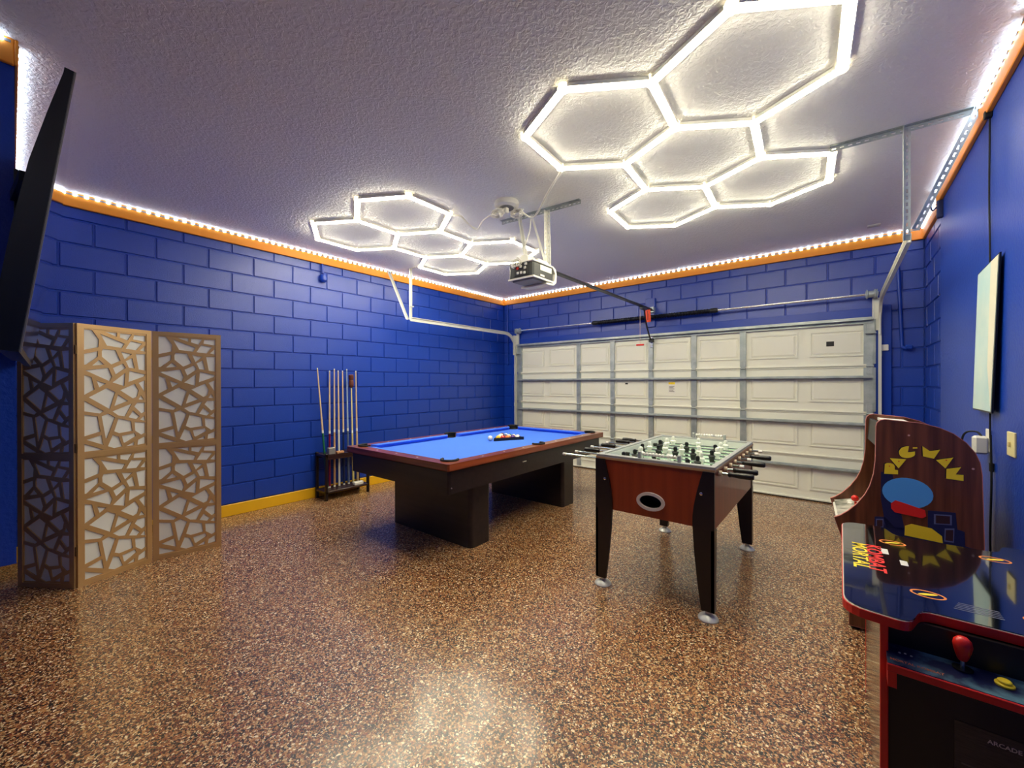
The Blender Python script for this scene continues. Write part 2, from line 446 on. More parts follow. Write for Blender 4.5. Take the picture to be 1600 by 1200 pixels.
# ================================================================== GARAGE DOOR
door = thing('door_1', 'closed cream sectional garage door with steel struts', 'garage door', (2.82, 0, 0), kind='structure')
DX0, DX1 = 0.385, 5.255
SEC = [0.012, 0.525, 1.045, 1.565, 2.09]
stx = [0.412, 1.638, 2.236, 2.836, 3.427, 4.02, 5.233]
pw = (DX1 - DX0) / 8
for i in range(4):
    z0, z1 = SEC[i], SEC[i + 1]
    mb = MB().box(DX0, DX1, -0.022, 0.004, z0 + 0.004, z1)
    sec = obj('section', mb, M_cream, door)
    # lips where two sections meet
    obj('lip', MB().bbox(DX0, DX1, -0.046, -0.02, z0 + 0.002, z0 + 0.020, 0.003), M_cream, sec)
    if i < 3: obj('lip', MB().bbox(DX0, DX1, -0.034, -0.02, z1 - 0.016, z1 - 0.001, 0.003), M_cream, sec)
    for k in range(8):
        xa, xb = DX0 + k * pw + 0.055, DX0 + (k + 1) * pw - 0.055
        za, zb = z0 + 0.115, z1 - 0.115
        # embossed field: a sunken frame round a raised centre, seen from inside
        fr = MB().prism([(xa, za), (xb, za), (xb, zb), (xa, zb)], lambda u, v, d: (u, d, v), -0.0215, -0.034,
                        holes=[[(xa + .018, za + .018), (xb - .018, za + .018), (xb - .018, zb - .018), (xa + .018, zb - .018)]])
        c = 0.042
        vs = [(xa + .018, -.0215, za + .018), (xb - .018, -.0215, za + .018), (xb - .018, -.0215, zb - .018), (xa + .018, -.0215, zb - .018),
              (xa + c, -.033, za + c), (xb - c, -.033, za + c), (xb - c, -.033, zb - c), (xa + c, -.033, zb - c)]
        fr.add(vs, [(0, 1, 5, 4), (1, 2, 6, 5), (2, 3, 7, 6), (3, 0, 4, 7), (4, 5, 6, 7)])
        obj('panel', fr, M_cream, sec)
    for k, x in enumerate(stx):
        w = 0.034 if 0 < k < 6 else 0.05
        st = MB().box(x - w, x + w, -0.052, -0.022, z0 + 0.024, z1 - 0.017)
        so = obj('stile', st, M_galv, sec)
    # hinges at the upper seam of this section
    if i < 3:
        for x in stx:
            hb = MB().bbox(x - 0.026, x + 0.026, -0.058, -0.05, z1 - 0.09, z1 + 0.11, 0.002).tube([(x - 0.03, -0.062, z1), (x + 0.03, -0.062, z1)], 0.009)
            for dz in (-0.07, -0.045, 0.06, 0.09): hb.lathe((x, -0.058, z1 + dz), [(0.006, 0), (0.005, 0.004)], 8, (0, -1, 0))
            obj('hinge', hb, M_galv, door, True)
for z in (0.405, 0.925, 1.443):
    mb = MB().box(DX0 + .01, DX1 - .01, -0.058, -0.052, z - 0.018, z + 0.018).box(DX0 + .01, DX1 - .01, -0.098, -0.058, z + 0.004, z + 0.008).box(DX0 + .01, DX1 - .01, -0.098, -0.058, z - 0.008, z - 0.004).box(DX0 + .01, DX1 - .01, -0.102, -0.098, z - 0.008, z + 0.008)
    obj('strut', mb, M_galv, door)
mb = MB().box(DX0, DX1, -0.058, -0.052, 2.03, 2.10).box(DX0, DX1, -0.105, -0.058, 2.086, 2.092).box(DX0, DX1, -0.108, -0.104, 2.062, 2.092)
obj('strut', mb, M_galv, door)
obj('bottom_seal', MB().bbox(DX0, DX1, -0.04, 0.0, 0.0, 0.016), M_rubber, door)
obj('handle_plate', MB().bbox(4.86, 4.93, -0.040, -0.032, 1.80, 1.855, 0.003), M_dark, door, label='small black square plate on the upper panel')
obj('latch_plate', MB().bbox(2.44, 2.48, -0.040, -0.022, 1.365, 1.385, 0.002), M_dark, door, label='small black latch plate')
wlb = obj('warning_label', MB().box(3.08, 3.18, -0.0355, -0.0325, 1.24, 1.40), M_white, door, label='white printed warning label')
for i in range(5):
    obj('label_print', MB().box(3.095, 3.165 - 0.012 * (i % 2), -0.0362, -0.0354, 1.26 + i * 0.018, 1.268 + i * 0.018), mat('grey_print', (120, 118, 110)), wlb)
obj('label_print', MB().box(3.085, 3.175, -0.0362, -0.0354, 1.365, 1.395), M_yel, wlb)
for s, x in ((1, 0.40), (-1, 5.24)):
    obj('roller_bracket', MB().bbox(x - 0.035, x + 0.035, -0.075, -0.05, 1.93, 2.02, 0.003).bbox(x - 0.045, x + 0.045, -0.1, -0.06, 1.915, 1.93, 0.002), M_galv, door)

# tracks
def track(label, x, s):
    """s=+1: the wall lies towards -x"""
    t = thing('door_track', label, 'track', (x, -0.05, 0))
    zc, R, yv, zt = 1.98, 0.30, -0.065, 2.285
    path = [(x, yv, 0.0), (x, yv, zc)]
    for i in range(1, 10):
        a = PI / 2 * i / 9
        path.append((x, yv - R * (1 - math.cos(a)), zc + R * math.sin(a)))
    yend = -2.42
    path.append((x, yend, zc + R))
    P = [Vector(p) for p in path]
    mb = MB()
    prof = [(-0.028, -0.012), (0.028, -0.012), (0.028, 0.012), (0.022, 0.012), (0.022, -0.007), (-0.022, -0.007), (-0.022, 0.012), (-0.028, 0.012)]
    rings = []
    for i, p in enumerate(P):
        d = (P[min(i + 1, len(P) - 1)] - P[max(i - 1, 0)]).normalized()
        n = Vector((1, 0, 0)).cross(d).normalized()
        rings.append([p + n * a + Vector((s * b, 0, 0)) for a, b in prof])
    k = len(prof); vs = [v for r in rings for v in r]
    fs = [(i * k + j, i * k + (j + 1) % k, (i + 1) * k + (j + 1) % k, (i + 1) * k + j) for i in range(len(rings) - 1) for j in range(k)]
    fs += [tuple(range(k))[::-1], tuple((len(rings) - 1) * k + j for j in range(k))]
    mb.add(vs, fs)
    obj('rail', mb, M_gstrap, t)
    for z in (0.35, 1.0, 1.7):
        obj('bracket', MB().box(x - s * 0.012 - 0.002, x - s * 0.012 + 0.002, -0.10, -0.035, z - 0.03, z + 0.03), M_galv, t)
    obj('flag_bracket', MB().box(x - 0.003, x + 0.003, -0.14, -0.035, 1.90, 2.26).box(x - 0.003, x + s * 0.06, -0.042, -0.034, 1.95, 2.30), M_gstrap, t)
    return t
track('steel door track along the wall behind the pool table', 0.335, 1)
track('steel door track beside the hanging canvas wall', 5.315, -1)

def perf_angle(name, a, b, parent, material=None, w=0.034, n1=(0, 0, -1), n2=(0, -1, 0), holes=True):
    """perforated L angle between two points, legs along n1 and n2"""
    a, b, n1, n2 = map(Vector, (a, b, n1, n2)); d = b - a; L = d.length; u = d.normalized()
    mb = MB(); k = int(L / 0.042) if holes else 0; h = 0.004
    rects = [[(0.042 * (i + .5) - .011, w * .55 - h), (0.042 * (i + .5) + .011, w * .55 - h), (0.042 * (i + .5) + .011, w * .55 + h), (0.042 * (i + .5) - .011, w * .55 + h)] for i in range(k)]
    outer = [(0, 0), (L, 0), (L, w), (0, w)]
    mb.prism(outer, lambda p, q, r_: a + u * p + n1 * q + n2 * r_, 0, 0.003, holes=rects)
    mb.prism(outer, lambda p, q, r_: a + u * p + n2 * q + n1 * r_, 0, 0.003, holes=rects)
    return obj(name, mb, material or M_galv, parent)

hl = thing('track_hanger', 'pale steel strap hanger holding the track over the block wall', 'hanger', (0.33, -2.44, 2.28))
perf_angle('strap', (0.345, -2.42, H), (0.345, -2.42, 2.27), hl, M_gstrap, 0.03, (1, 0, 0), (0, -1, 0), False)
perf_angle('brace', (0.325, -2.46, 2.27), (0.06, -2.58, H - 0.02), hl, M_gstrap, 0.03, (1, 0, 0), (0, -1, 0), False)
obj('tie', MB().bar((0.345, -2.43, 2.46), (0.42, -2.43, 2.44), 0.012, 0.012), M_white, hl)
obj('ceiling_plate', MB().bbox(0.3, 0.47, -2.44, -2.41, H - 0.006, H, 0.001), M_gstrap, hl)

hr = thing('track_hanger', 'perforated steel angle hanger holding the track near the canvas', 'hanger', (5.30, -2.41, 2.30))
perf_angle('ceiling_angle', (4.93, -2.425, H - 0.001), (5.60, -2.39, H - 0.001), hr)
perf_angle('strap', (5.288, -2.41, H - 0.004), (5.288, -2.41, 2.27), hr, None, 0.036, (1, 0, 0), (0, -1, 0))
perf_angle('brace', (5.325, -2.425, 2.33), (5.585, -2.40, H - 0.01), hr, None, 0.036, (0.93, 0, -0.37), (0, -1, 0))

# torsion rod with spring
ts = thing('torsion_spring', 'torsion rod with black spring above the garage door', 'spring', (2.83, -0.11, 2.335))
obj('rod', MB().tube([(0.40, -0.11, 2.335), (5.30, -0.11, 2.335)], 0.0135, 10), M_steel, ts, True)
mb = MB()
pts = []; xa, xb, turns = 1.99, 3.67, 46
mb.tube([(xa, -0.11, 2.335), (xb, -0.11, 2.335)], 0.026, 14)
for i in range(turns * 10 + 1):
    a = 2 * PI * i / 10
    pts.append((xa + 0.03 + (xb - xa - 0.06) * i / (turns * 10), -0.11 + 0.029 * math.cos(a), 2.335 + 0.029 * math.sin(a)))
mb.tube(pts, 0.006, 5)
obj('spring', mb, mat('black_spring_steel', (24, 25, 30), rough=0.3, metal=0.6), ts, True)
for x in (1.97, 3.69):
    obj('winding_cone', MB().lathe((x, -0.11, 2.335), [(0.02, -0.05), (0.034, -0.03), (0.034, 0.02), (0.028, 0.05)], 14, (1, 0, 0)), M_dark, ts, True)
for x in (0.43, 5.24):
    obj('cable_drum', MB().lathe((x, -0.11, 2.335), [(0.03, -0.045), (0.05, -0.035), (0.05, -0.028), (0.036, -0.02), (0.036, 0.02), (0.05, 0.03), (0.05, 0.04), (0.02, 0.05)], 18, (1, 0, 0)), M_galv, ts, True)
for x in (0.37, 2.825, 5.29):
    obj('bearing_plate', MB().bbox(x - 0.004, x + 0.004, -0.14, -0.03, 2.29, 2.38, 0.002).tube([(x - 0.012, -0.11, 2.335), (x + 0.012, -0.11, 2.335)], 0.022, 12), M_galv, ts)
for x in (0.345, 5.305):
    obj('lift_cable', MB().tube([(x + (0.05 if x < 1 else -0.04), -0.065, 2.30), (x + (0.05 if x < 1 else -0.04), -0.075, 0.12)], 0.0025, 5), M_galv, ts)

# ================================================================== GARAGE OPENER
op = thing('garage_opener', 'grey and white garage door opener hanging from the ceiling on a rail', 'opener', (2.88, -3.05, 2.27))
x0, x1, y0, y1, zb_, zt_ = 2.75, 3.01, -3.20, -2.90, 2.275, 2.405
M_opg = mat('opener_grey', (58, 62, 62), rough=0.4)
obj('housing', MB().bbox(x0, x1, y0, y1, zb_, zt_, 0.012), M_opg, op)
obj('top_plate', MB().bbox(x0 - 0.004, x1 + 0.004, y0 - 0.004, y1 + 0.004, zt_ - 0.004, zt_ + 0.012, 0.004), M_white, op)
obj('end_panel', MB().bbox(x0 + 0.06, x1 - 0.05, y0 - 0.006, y0 + 0.01, zb_ + 0.02, zt_ + 0.002, 0.003), M_dark, op)
for i, (dx, dz, cc) in enumerate([(0.09, 0.035, M_white), (0.125, 0.035, M_white), (0.16, 0.03, M_gstrap), (0.085, 0.075, M_red), (0.165, 0.07, M_gstrap), (0.12, 0.085, M_white), (0.175, 0.1, M_white)]):
    obj('terminal', MB().bbox(x0 + dx, x0 + dx + 0.024, y0 - 0.012, y0, zb_ + dz, zb_ + dz + 0.022, 0.003), cc, op)
obj('light_lens', MB().bbox(x0 + 0.02, x1 - 0.02, y0 + 0.02, y1 - 0.02, zb_ - 0.018, zb_ + 0.004, 0.012), mat('grey_lens', (150, 150, 142), rough=0.5), op)
fr = MB().prism([(x0 - .006, y0 - .006), (x1 + .006, y0 - .006), (x1 + .006, y1 + .006), (x0 - .006, y1 + .006)], lambda u, v, d: (u, v, d), zb_ - 0.006, zb_ + 0.008,
                holes=[[(x0 + .012, y0 + .012), (x1 - .012, y0 + .012), (x1 - .012, y1 - .012), (x0 + .012, y1 - .012)]])
obj('lens_frame', fr, M_white, op)
# curved white end cover at the rail side
cv = [(y1 - 0.02, zt_ + 0.01), (y1 + 0.03, zt_ - 0.01), (y1 + 0.045, zt_ - 0.06), (y1 + 0.035, zb_), (y1 - 0.01, zb_ - 0.03), (y1 - 0.12, zb_ - 0.036), (y1 - 0.12, zb_ - 0.022), (y1 - 0.02, zb_ - 0.012), (y1 + 0.01, zb_ + 0.02), (y1 + 0.02, zt_ - 0.05), (y1 - 0.02, zt_ - 0.005)]
obj('end_cover', MB().prism(cv, lambda u, v, d: (d, u, v), x0 - 0.004, x1 + 0.008), M_white, op, True)
obj('data_label', MB().box(x1 + 0.0005, x1 + 0.002, y0 + 0.10, y1 - 0.03, zt_ - 0.06, zt_ - 0.015), M_white, op)
obj('data_label', MB().box(x1 + 0.0005, x1 + 0.002, y0 + 0.10, y0 + 0.16, zb_ + 0.02, zb_ + 0.036), M_white, op)
obj('power_head', MB().bbox(x1 - 0.12, x1 - 0.02, y1 - 0.20, y1 - 0.04, zt_ + 0.01, zt_ + 0.045, 0.008), M_white, op)
obj('motor_can', MB().lathe((x0 + 0.13, y0 + 0.10, zt_ + 0.035), [(0.045, -0.06), (0.05, -0.05), (0.05, 0.05), (0.045, 0.06)], 20, (0, 1, 0)), M_gstrap, op, True)
coil = []
for i in range(60):
    a = 2 * PI * i / 18
    coil.append((x0 + 0.06 + 0.035 * math.cos(a) + i * 0.0009, y0 - 0.02 - 0.012 * math.sin(a * 1.3), zt_ - 0.01 + 0.03 * math.sin(a) + 0.0003 * i))
obj('wire_bundle', MB().tube(coil, 0.005, 6), M_white, op, True)
perf_angle('ceiling_angle', (2.396, -2.872, H - 0.001), (3.233, -2.80, H - 0.001), op)
perf_angle('strap', (2.60, -2.86, H - 0.02), (2.765, -2.95, zt_), op, M_gstrap, 0.026, (1, 0, 0), (0, -1, 0), False)
perf_angle('strap', (2.895, -2.84, H - 0.02), (2.965, -2.93, zt_), op, M_gstrap, 0.04, (1, 0, 0), (0, -1, 0))
obj('brace', MB().bar((2.745, -2.86, H - 0.03), (2.955, -2.95, zt_ + 0.06), 0.02, 0.004, (0, 1, 0)), M_gstrap, op)
obj('power_cord', MB().tube(spline([(2.74, -2.86, H - 0.02), (2.735, -2.88, 2.80), (2.72, -2.93, 2.66), (2.745, -2.97, 2.58), (2.79, -3.05, zt_ + 0.02)]), 0.006, 6), M_white, op, True)
obj('rail', MB().bbox(2.862, 2.888, -2.95, -0.10, 2.435, 2.452, 0.002).bbox(2.850, 2.900, -2.95, -0.10, 2.428, 2.436, 0.002), mat('rail_black', (34, 34, 36), rough=0.35, metal=0.4), op)
obj('header_bracket', MB().bbox(2.85, 2.90, -0.115, -0.04, 2.40, 2.48, 0.003), M_galv, op)
obj('trolley', MB().bbox(2.852, 2.898, -0.52, -0.36, 2.395, 2.43, 0.004), M_opg, op)
obj('drop_arm', MB().tube(spline([(2.875, -0.40, 2.40), (2.872, -0.34, 2.25), (2.866, -0.22, 2.10), (2.86, -0.12, 2.01)]), 0.011, 6).bbox(2.83, 2.89, -0.12, -0.06, 1.975, 2.025, 0.003), M_dark, op)
obj('door_plate', MB().bbox(2.835, 2.872, -0.07, -0.052, 1.90, 2.06, 0.002), M_steel, op)
rt = single('warning_tag', MB().prism([(-0.035, 0), (0.035, 0), (0.042, -0.16), (0.035, -0.175), (-0.035, -0.175), (-0.042, -0.16)], lambda u, v, d: (2.885 + u, -0.29 + d, 2.415 + v), 0, 0.002),
            mat('tag_orange', (250, 84, 44), rough=0.5), 'orange warning tag hanging below the opener rail', 'tag', (2.885, -0.29, 2.24))
obj('print', MB().box(2.875, 2.883, -0.2925, -0.2905, 2.27, 2.40).box(2.892, 2.897, -0.2925, -0.2905, 2.27, 2.36), mat('tag_print', (120, 24, 16)), rt)
pc = thing('release_cord', 'release cord with red handle hanging below the opener rail', 'cord', (2.83, -0.44, 1.93))
obj('cord', MB().tube([(2.83, -0.44, 2.41), (2.83, -0.44, 1.92)], 0.003, 5), mat('pale_cord', (220, 190, 180)), pc)
obj('handle', MB().bbox(2.775, 2.885, -0.452, -0.428, 1.90, 1.924, 0.006), M_red, pc)

# ================================================================== HEXAGON LIGHTS
def hex_light(label, cx, cy, rot):
    t = thing('hexagon_light', label, 'ceiling light', (cx, cy, H))
    s = 0.462; hx = s * math.sqrt(3) / 2
    centres = [(0, 0), (hx, -1.5 * s), (-hx, -1.5 * s), (hx, 1.5 * s), (-hx, 1.5 * s)]
    ca, sa = math.cos(rot), math.sin(rot)
    V = []; E = set()
    def vid(x, y):
        for i, (a, b) in enumerate(V):
            if abs(a - x) < .01 and abs(b - y) < .01: return i
        V.append((x, y)); return len(V) - 1
    for a, b in centres:
        ids = [vid(a + s * math.cos(PI / 2 + k * PI / 3), b + s * math.sin(PI / 2 + k * PI / 3)) for k in range(6)]
        for k in range(6): E.add(tuple(sorted((ids[k], ids[(k + 1) % 6]))))
    W = [(cx + x * ca - y * sa, cy + x * sa + y * ca) for x, y in V]
    zt, w = H - 0.008, 0.021
    for i, j in sorted(E):
        a, b = Vector((*W[i], 0)), Vector((*W[j], 0)); d = (b - a).normalized(); a = a + d * 0.020; b = b - d * 0.020
        sd = Vector((-d.y, d.x, 0))
        hs = MB().obox(a - sd * w * 1.2 + Vector((0, 0, zt - 0.016)), b - a, sd * 2.4 * w, (0, 0, 0.020))
        ho = obj('tube_housing', hs, M_white, t)
        pr = [(-w * 1.02, -0.0155), (-w * 1.02, -0.0175), (-w * 0.7, -0.025), (0, -0.028), (w * 0.7, -0.025), (w * 1.02, -0.0175), (w * 1.02, -0.0155)]
        vs = [a + sd * u + Vector((0, 0, zt + z)) for u, z in pr] + [b + sd * u + Vector((0, 0, zt + z)) for u, z in pr]
        n = len(pr); fs = [(k, k + 1, n + k + 1, n + k) for k in range(n - 1)] + [tuple(range(n)), tuple(range(n, 2 * n))]
        obj('diffuser', MB().add(vs, fs), M_tube, ho)
    for x, y in W:
        obj('connector', MB().lathe((x, y, zt - 0.030), [(0.022, 0), (0.027, 0.005), (0.027, 0.042)], 14), M_conn, t, True)
    return t
W1 = hex_light('large lit honeycomb of five hexagons on the ceiling over the foosball table', 4.168, -2.885, math.radians(3.1))
W2 = hex_light('lit honeycomb of five hexagons on the ceiling over the pool table', 1.366, -2.894, 0)

# ceiling junction box with cord bundles
jb = thing('ceiling_box', 'round white ceiling box with bundled white cords', 'ceiling box', (2.70, -3.17, H))
obj('base', MB().lathe((2.70, -3.17, H), [(0.105, 0), (0.11, -0.012), (0.105, -0.04), (0.09, -0.05)], 32), M_white, jb, True)
obj('socket_face', MB().lathe((2.70, -3.17, H - 0.049), [(0.065, 0), (0.06, -0.008)], 24), mat('grey_plastic', (120, 120, 120)), jb, True)
for sx, (bx, by) in ((-1, (2.64, -3.22)), (1, (2.77, -3.11))):
    pts = []
    for i in range(70):
        a = 2 * PI * i / 14
        pts.append((bx + 0.05 * math.cos(a) * (1 + 0.3 * math.sin(i)), by + 0.02 * math.sin(a * 1.7), H - 0.085 + 0.028 * math.sin(a) - 0.0003 * i))
    obj('cord_bundle', MB().tube(pts, 0.0065, 6), M_white, jb, True)
obj('plug', MB().bbox(2.68, 2.72, -3.20, -3.16, H - 0.10, H - 0.05, 0.006), M_white, jb)
obj('cord_end', MB().tube([(2.66, -3.23, H - 0.09), (2.70, -3.24, H - 0.15)], 0.01, 8), M_white, jb)
obj('cord', MB().tube(spline([(2.172, -3.34, 2.945), (2.256, -3.302, 2.93), (2.273, -3.219, 2.88), (2.323, -3.151, 2.84), (2.463, -3.212, 2.87), (2.62, -3.20, 2.91)]), 0.0085, 6), M_white, W2, True)
obj('cord', MB().tube(spline([(2.784, -3.09, 2.91), (2.845, -3.005, 2.86), (2.952, -3.058, 2.86), (3.171, -3.226, 2.9), (3.312, -3.322, 2.93), (3.39, -3.37, 2.945)]), 0.0085, 6), M_white, W1, True)
single('ceiling_vent_plate', MB().prism([(5.20, -0.45), (5.30, -0.45), (5.30, -0.38), (5.20, -0.38)], lambda u, v, d: (u, v, d), H - 0.012, H, holes=[[(5.215, -0.437), (5.285, -0.437), (5.285, -0.393), (5.215, -0.393)]]),
       M_gstrap, 'small metal bracket on the ceiling near the garage door corner', 'bracket', (5.25, -0.415, H))

# ================================================================== POOL TABLE
PX0, PX1, PY0, PY1, PZ = 1.326, 2.757, -3.912, -1.412, 0.79
pcx, pcy = (PX0 + PX1) / 2, (PY0 + PY1) / 2
pt = thing('pool_table', 'dark wood pool table with blue cloth', 'pool table', (pcx, pcy, 0))
BED = 0.752
def rounded(x0, x1, y0, y1, r, n=6):
    P = []
    for cx, cy, a0 in ((x1 - r, y1 - r, 0), (x0 + r, y1 - r, 90), (x0 + r, y0 + r, 180), (x1 - r, y0 + r, 270)):
        for i in range(n + 1):
            a = math.radians(a0 + 90 * i / n); P.append((cx + r * math.cos(a), cy + r * math.sin(a)))
    return P
flat = lambda u, v, d: (u, v, d)
ap = 0.035
obj('apron', MB().prism(rounded(PX0 + ap, PX1 - ap, PY0 + ap, PY1 - ap, 0.02), flat, 0.555, 0.735, holes=[rounded(PX0 + ap + .03, PX1 - ap - .03, PY0 + ap + .03, PY1 - ap - .03, 0.01)]), M_espresso, pt)
def bed_outline(e=0.10, r=0.060):
    P = []
    arc = lambda cx, cy, a0, a1, n=10: [(cx + r * math.cos(math.radians(a0 + (a1 - a0) * k / n)), cy + r * math.sin(math.radians(a0 + (a1 - a0) * k / n))) for k in range(n + 1)]
    q = math.degrees(math.asin((0.128 - e) / r)); sd_ = math.degrees(math.acos((e - 0.088) / r))
    P += arc(PX0 + .128, PY0 + .128, 90 + q, -q)
    P += arc(PX1 - .128, PY0 + .128, 180 + q, 90 - q)
    P += arc(PX1 - .088, pcy, 180 + sd_, 180 - sd_)
    P += arc(PX1 - .128, PY1 - .128, 270 + q, 180 - q)
    P += arc(PX0 + .128, PY1 - .128, q, -90 - q)
    P += arc(PX0 + .088, pcy, sd_, -sd_)
    return P
obj('slate', MB().prism(bed_outline(), flat, 0.70, BED - 0.005), M_espresso, pt)
obj('bed_cloth', MB().prism(bed_outline(), flat, BED - 0.006, BED), M_cloth, pt)
RW = 0.105
# pocket centres
pk = {}
for i, x in enumerate((PX0 + 0.128, PX1 - 0.128)):
    for j, y in enumerate((PY0 + 0.128, PY1 - 0.128)): pk[(i, j)] = (x, y)
sp = {0: (PX0 + 0.088, pcy), 1: (PX1 - 0.088, pcy)}
pr_ = 0.062
def circ(c, r, n=20): return [(c[0] + r * math.cos(2 * PI * k / n), c[1] + r * math.sin(2 * PI * k / n)) for k in range(n)]
# wooden rails: near/far ends and two halves per side
def rail(poly, m_): 
    return obj('rail', MB().prism(poly, flat, 0.735, PZ).prism(poly, flat, 0.7348, 0.74), m_, pt)
g = 0.0
co = 0.075
def rail_piece(side):
    A = lambda cx, cy, a0, a1: [(cx + .063 * math.cos(math.radians(a0 + (a1 - a0) * k / 8)), cy + .063 * math.sin(math.radians(a0 + (a1 - a0) * k / 8))) for k in range(9)]
    if side == 'near': return [(PX0 + .012, PY0), (PX1 - .012, PY0), (PX1, PY0 + .012)] + A(*pk[(1, 0)], 315, 201.4) + A(*pk[(0, 0)], 338.6, 225) + [(PX0, PY0 + .012)]
    if side == 'far': return [(PX0 + .012, PY1), (PX1 - .012, PY1), (PX1, PY1 - .012)] + A(*pk[(1, 1)], 45, 158.6) + A(*pk[(0, 1)], 21.4, 135) + [(PX0, PY1 - .012)]
    if side == 'near': return [(PX0 + .012, PY0), (PX1 - .012, PY0), (PX1, PY0 + .012), (PX1 - .085, PY0 + .085), (PX1 - .16, PY0 + RW), (PX0 + .16, PY0 + RW), (PX0 + .085, PY0 + .085), (PX0, PY0 + .012)]
    if side == 'far': return [(PX0 + .012, PY1), (PX1 - .012, PY1), (PX1, PY1 - .012), (PX1 - .085, PY1 - .085), (PX1 - .16, PY1 - RW), (PX0 + .16, PY1 - RW), (PX0 + .085, PY1 - .085), (PX0, PY1 - .012)]
rail(rail_piece('near'), M_railx); rail(rail_piece('far'), M_railx)
for i, (xo, s) in enumerate(((PX0, 1), (PX1, -1))):
    A = lambda cx, cy, a0, a1: [(cx + .063 * s * math.cos(math.radians(a0 + (a1 - a0) * k / 8)), cy + .063 * math.sin(math.radians(a0 + (a1 - a0) * k / 8))) for k in range(9)]
    po = [(xo, PY0 + .012)] + A(*pk[(i, 0)], 225, 111.4) + A(*sp[i], -74.3, -285.7) + A(*pk[(i, 1)], 248.6, 135) + [(xo, PY1 - .012)]
    rail(po, M_rail)
# cushions
def cushion(a, b, inn):
    a, b, inn = Vector((*a, 0)), Vector((*b, 0)), Vector((*inn, 0)); d = (b - a).normalized()
    prof = [(-0.003, BED - 0.003), (0.018, BED - 0.003), (0.050, 0.781), (0.050, 0.787), (-0.003, PZ + 0.001)]
    vs = []
    for P, sg in ((a, 1), (b, -1)):
        for u, z in prof: vs.append(P + inn * u + d * sg * u * 0.8 + Vector((0, 0, z)))
    n = len(prof)
    fs = [(k, (k + 1) % n, n + (k + 1) % n, n + k) for k in range(n)] + [tuple(range(n)), tuple(range(n, 2 * n))]
    obj('cushion', MB().add(vs, fs), M_cloth, pt)
cushion((PX0 + .195, PY0 + RW), (PX1 - .195, PY0 + RW), (0, 1)); cushion((PX0 + .195, PY1 - RW), (PX1 - .195, PY1 - RW), (0, -1))
for xo, s in ((PX0, 1), (PX1, -1)):
    cushion((xo + s * RW, PY0 + .195), (xo + s * RW, pcy - .068), (s, 0)); cushion((xo + s * RW, pcy + .068), (xo + s * RW, PY1 - .195), (s, 0))
for c in list(pk.values()) + list(sp.values()):
    p_ = obj('pocket', MB().lathe((c[0], c[1], BED + 0.001), [(0.036, -0.12), (0.046, -0.03), (0.050, -0.016), (0.0612, -0.001), (0.0602, -0.001), (0.049, -0.017), (0.045, -0.031), (0.035, -0.117), (0.001, -0.117)], 22), M_rubber, pt, True)
    big = c in sp.values()
    ang = math.atan2(pcy - c[1], pcx - c[0]) if not big else (0 if c[0] < pcx else PI)
    ring = [];
    for k in range(15):
        a = ang + math.radians(75) + math.radians(210) * k / 14
        ring.append((c[0] + 0.064 * math.cos(a), c[1] + 0.064 * math.sin(a), PZ + 0.005))
    obj('rim', MB().tube(ring, 0.011, 8), M_rubber, p_, True)
    sh = MB()
    ring = [(c[0] + (x - c[0]) * 0.92, c[1] + (y - c[1]) * 0.92, z) for x, y, z in ring]; inner = [(x, y, BED) for x, y, z in ring]; outer = [(x, y, PZ + 0.002) for x, y, z in ring]
    n = len(ring); sh.add(inner + outer, [(k, k + 1, n + k + 1, n + k) for k in range(n - 1)])
    obj('leather', sh, M_rubber, p_, True)
def sight(x, y): obj('sight', MB().lathe((x, y, PZ), [(0.009, 0), (0.008, 0.0012)], 12), mat('pearl', (240, 236, 225), rough=0.2), pt, True)
for y in (PY0 + 0.055, PY1 - 0.055):
    for k in (1, 2, 3): sight(PX0 + 0.15 + (PX1 - PX0 - 0.30) * k / 4, y)
for x in (PX0 + 0.055, PX1 - 0.055):
    for k in (1, 2, 3, 5, 6, 7): sight(x, PY0 + 0.15 + (PY1 - PY0 - 0.30) * k / 8)
obj('name_plate', MB().bbox(PX1 - ap, PX1 - ap + 0.004, -2.98, -2.92, 0.66, 0.672, 0.001), M_steel, pt)
obj('bolt', MB().lathe((PX1 - ap, PY0 + 0.06, 0.60), [(0.007, 0), (0.006, 0.004)], 10, (1, 0, 0)), M_steel, pt)
for s in (-1, 1):
    ya, yb = pcy + s * 0.60, pcy + s * 0.85
    obj('leg', MB().prism(rounded(1.50, 2.585, min(ya, yb), max(ya, yb), 0.035), flat, 0.0, 0.555), M_espresso, pt)
obj('crossbeam', MB().box(1.85, 2.24, pcy - 0.60, pcy + 0.60, 0.50, 0.555), M_espresso, pt)

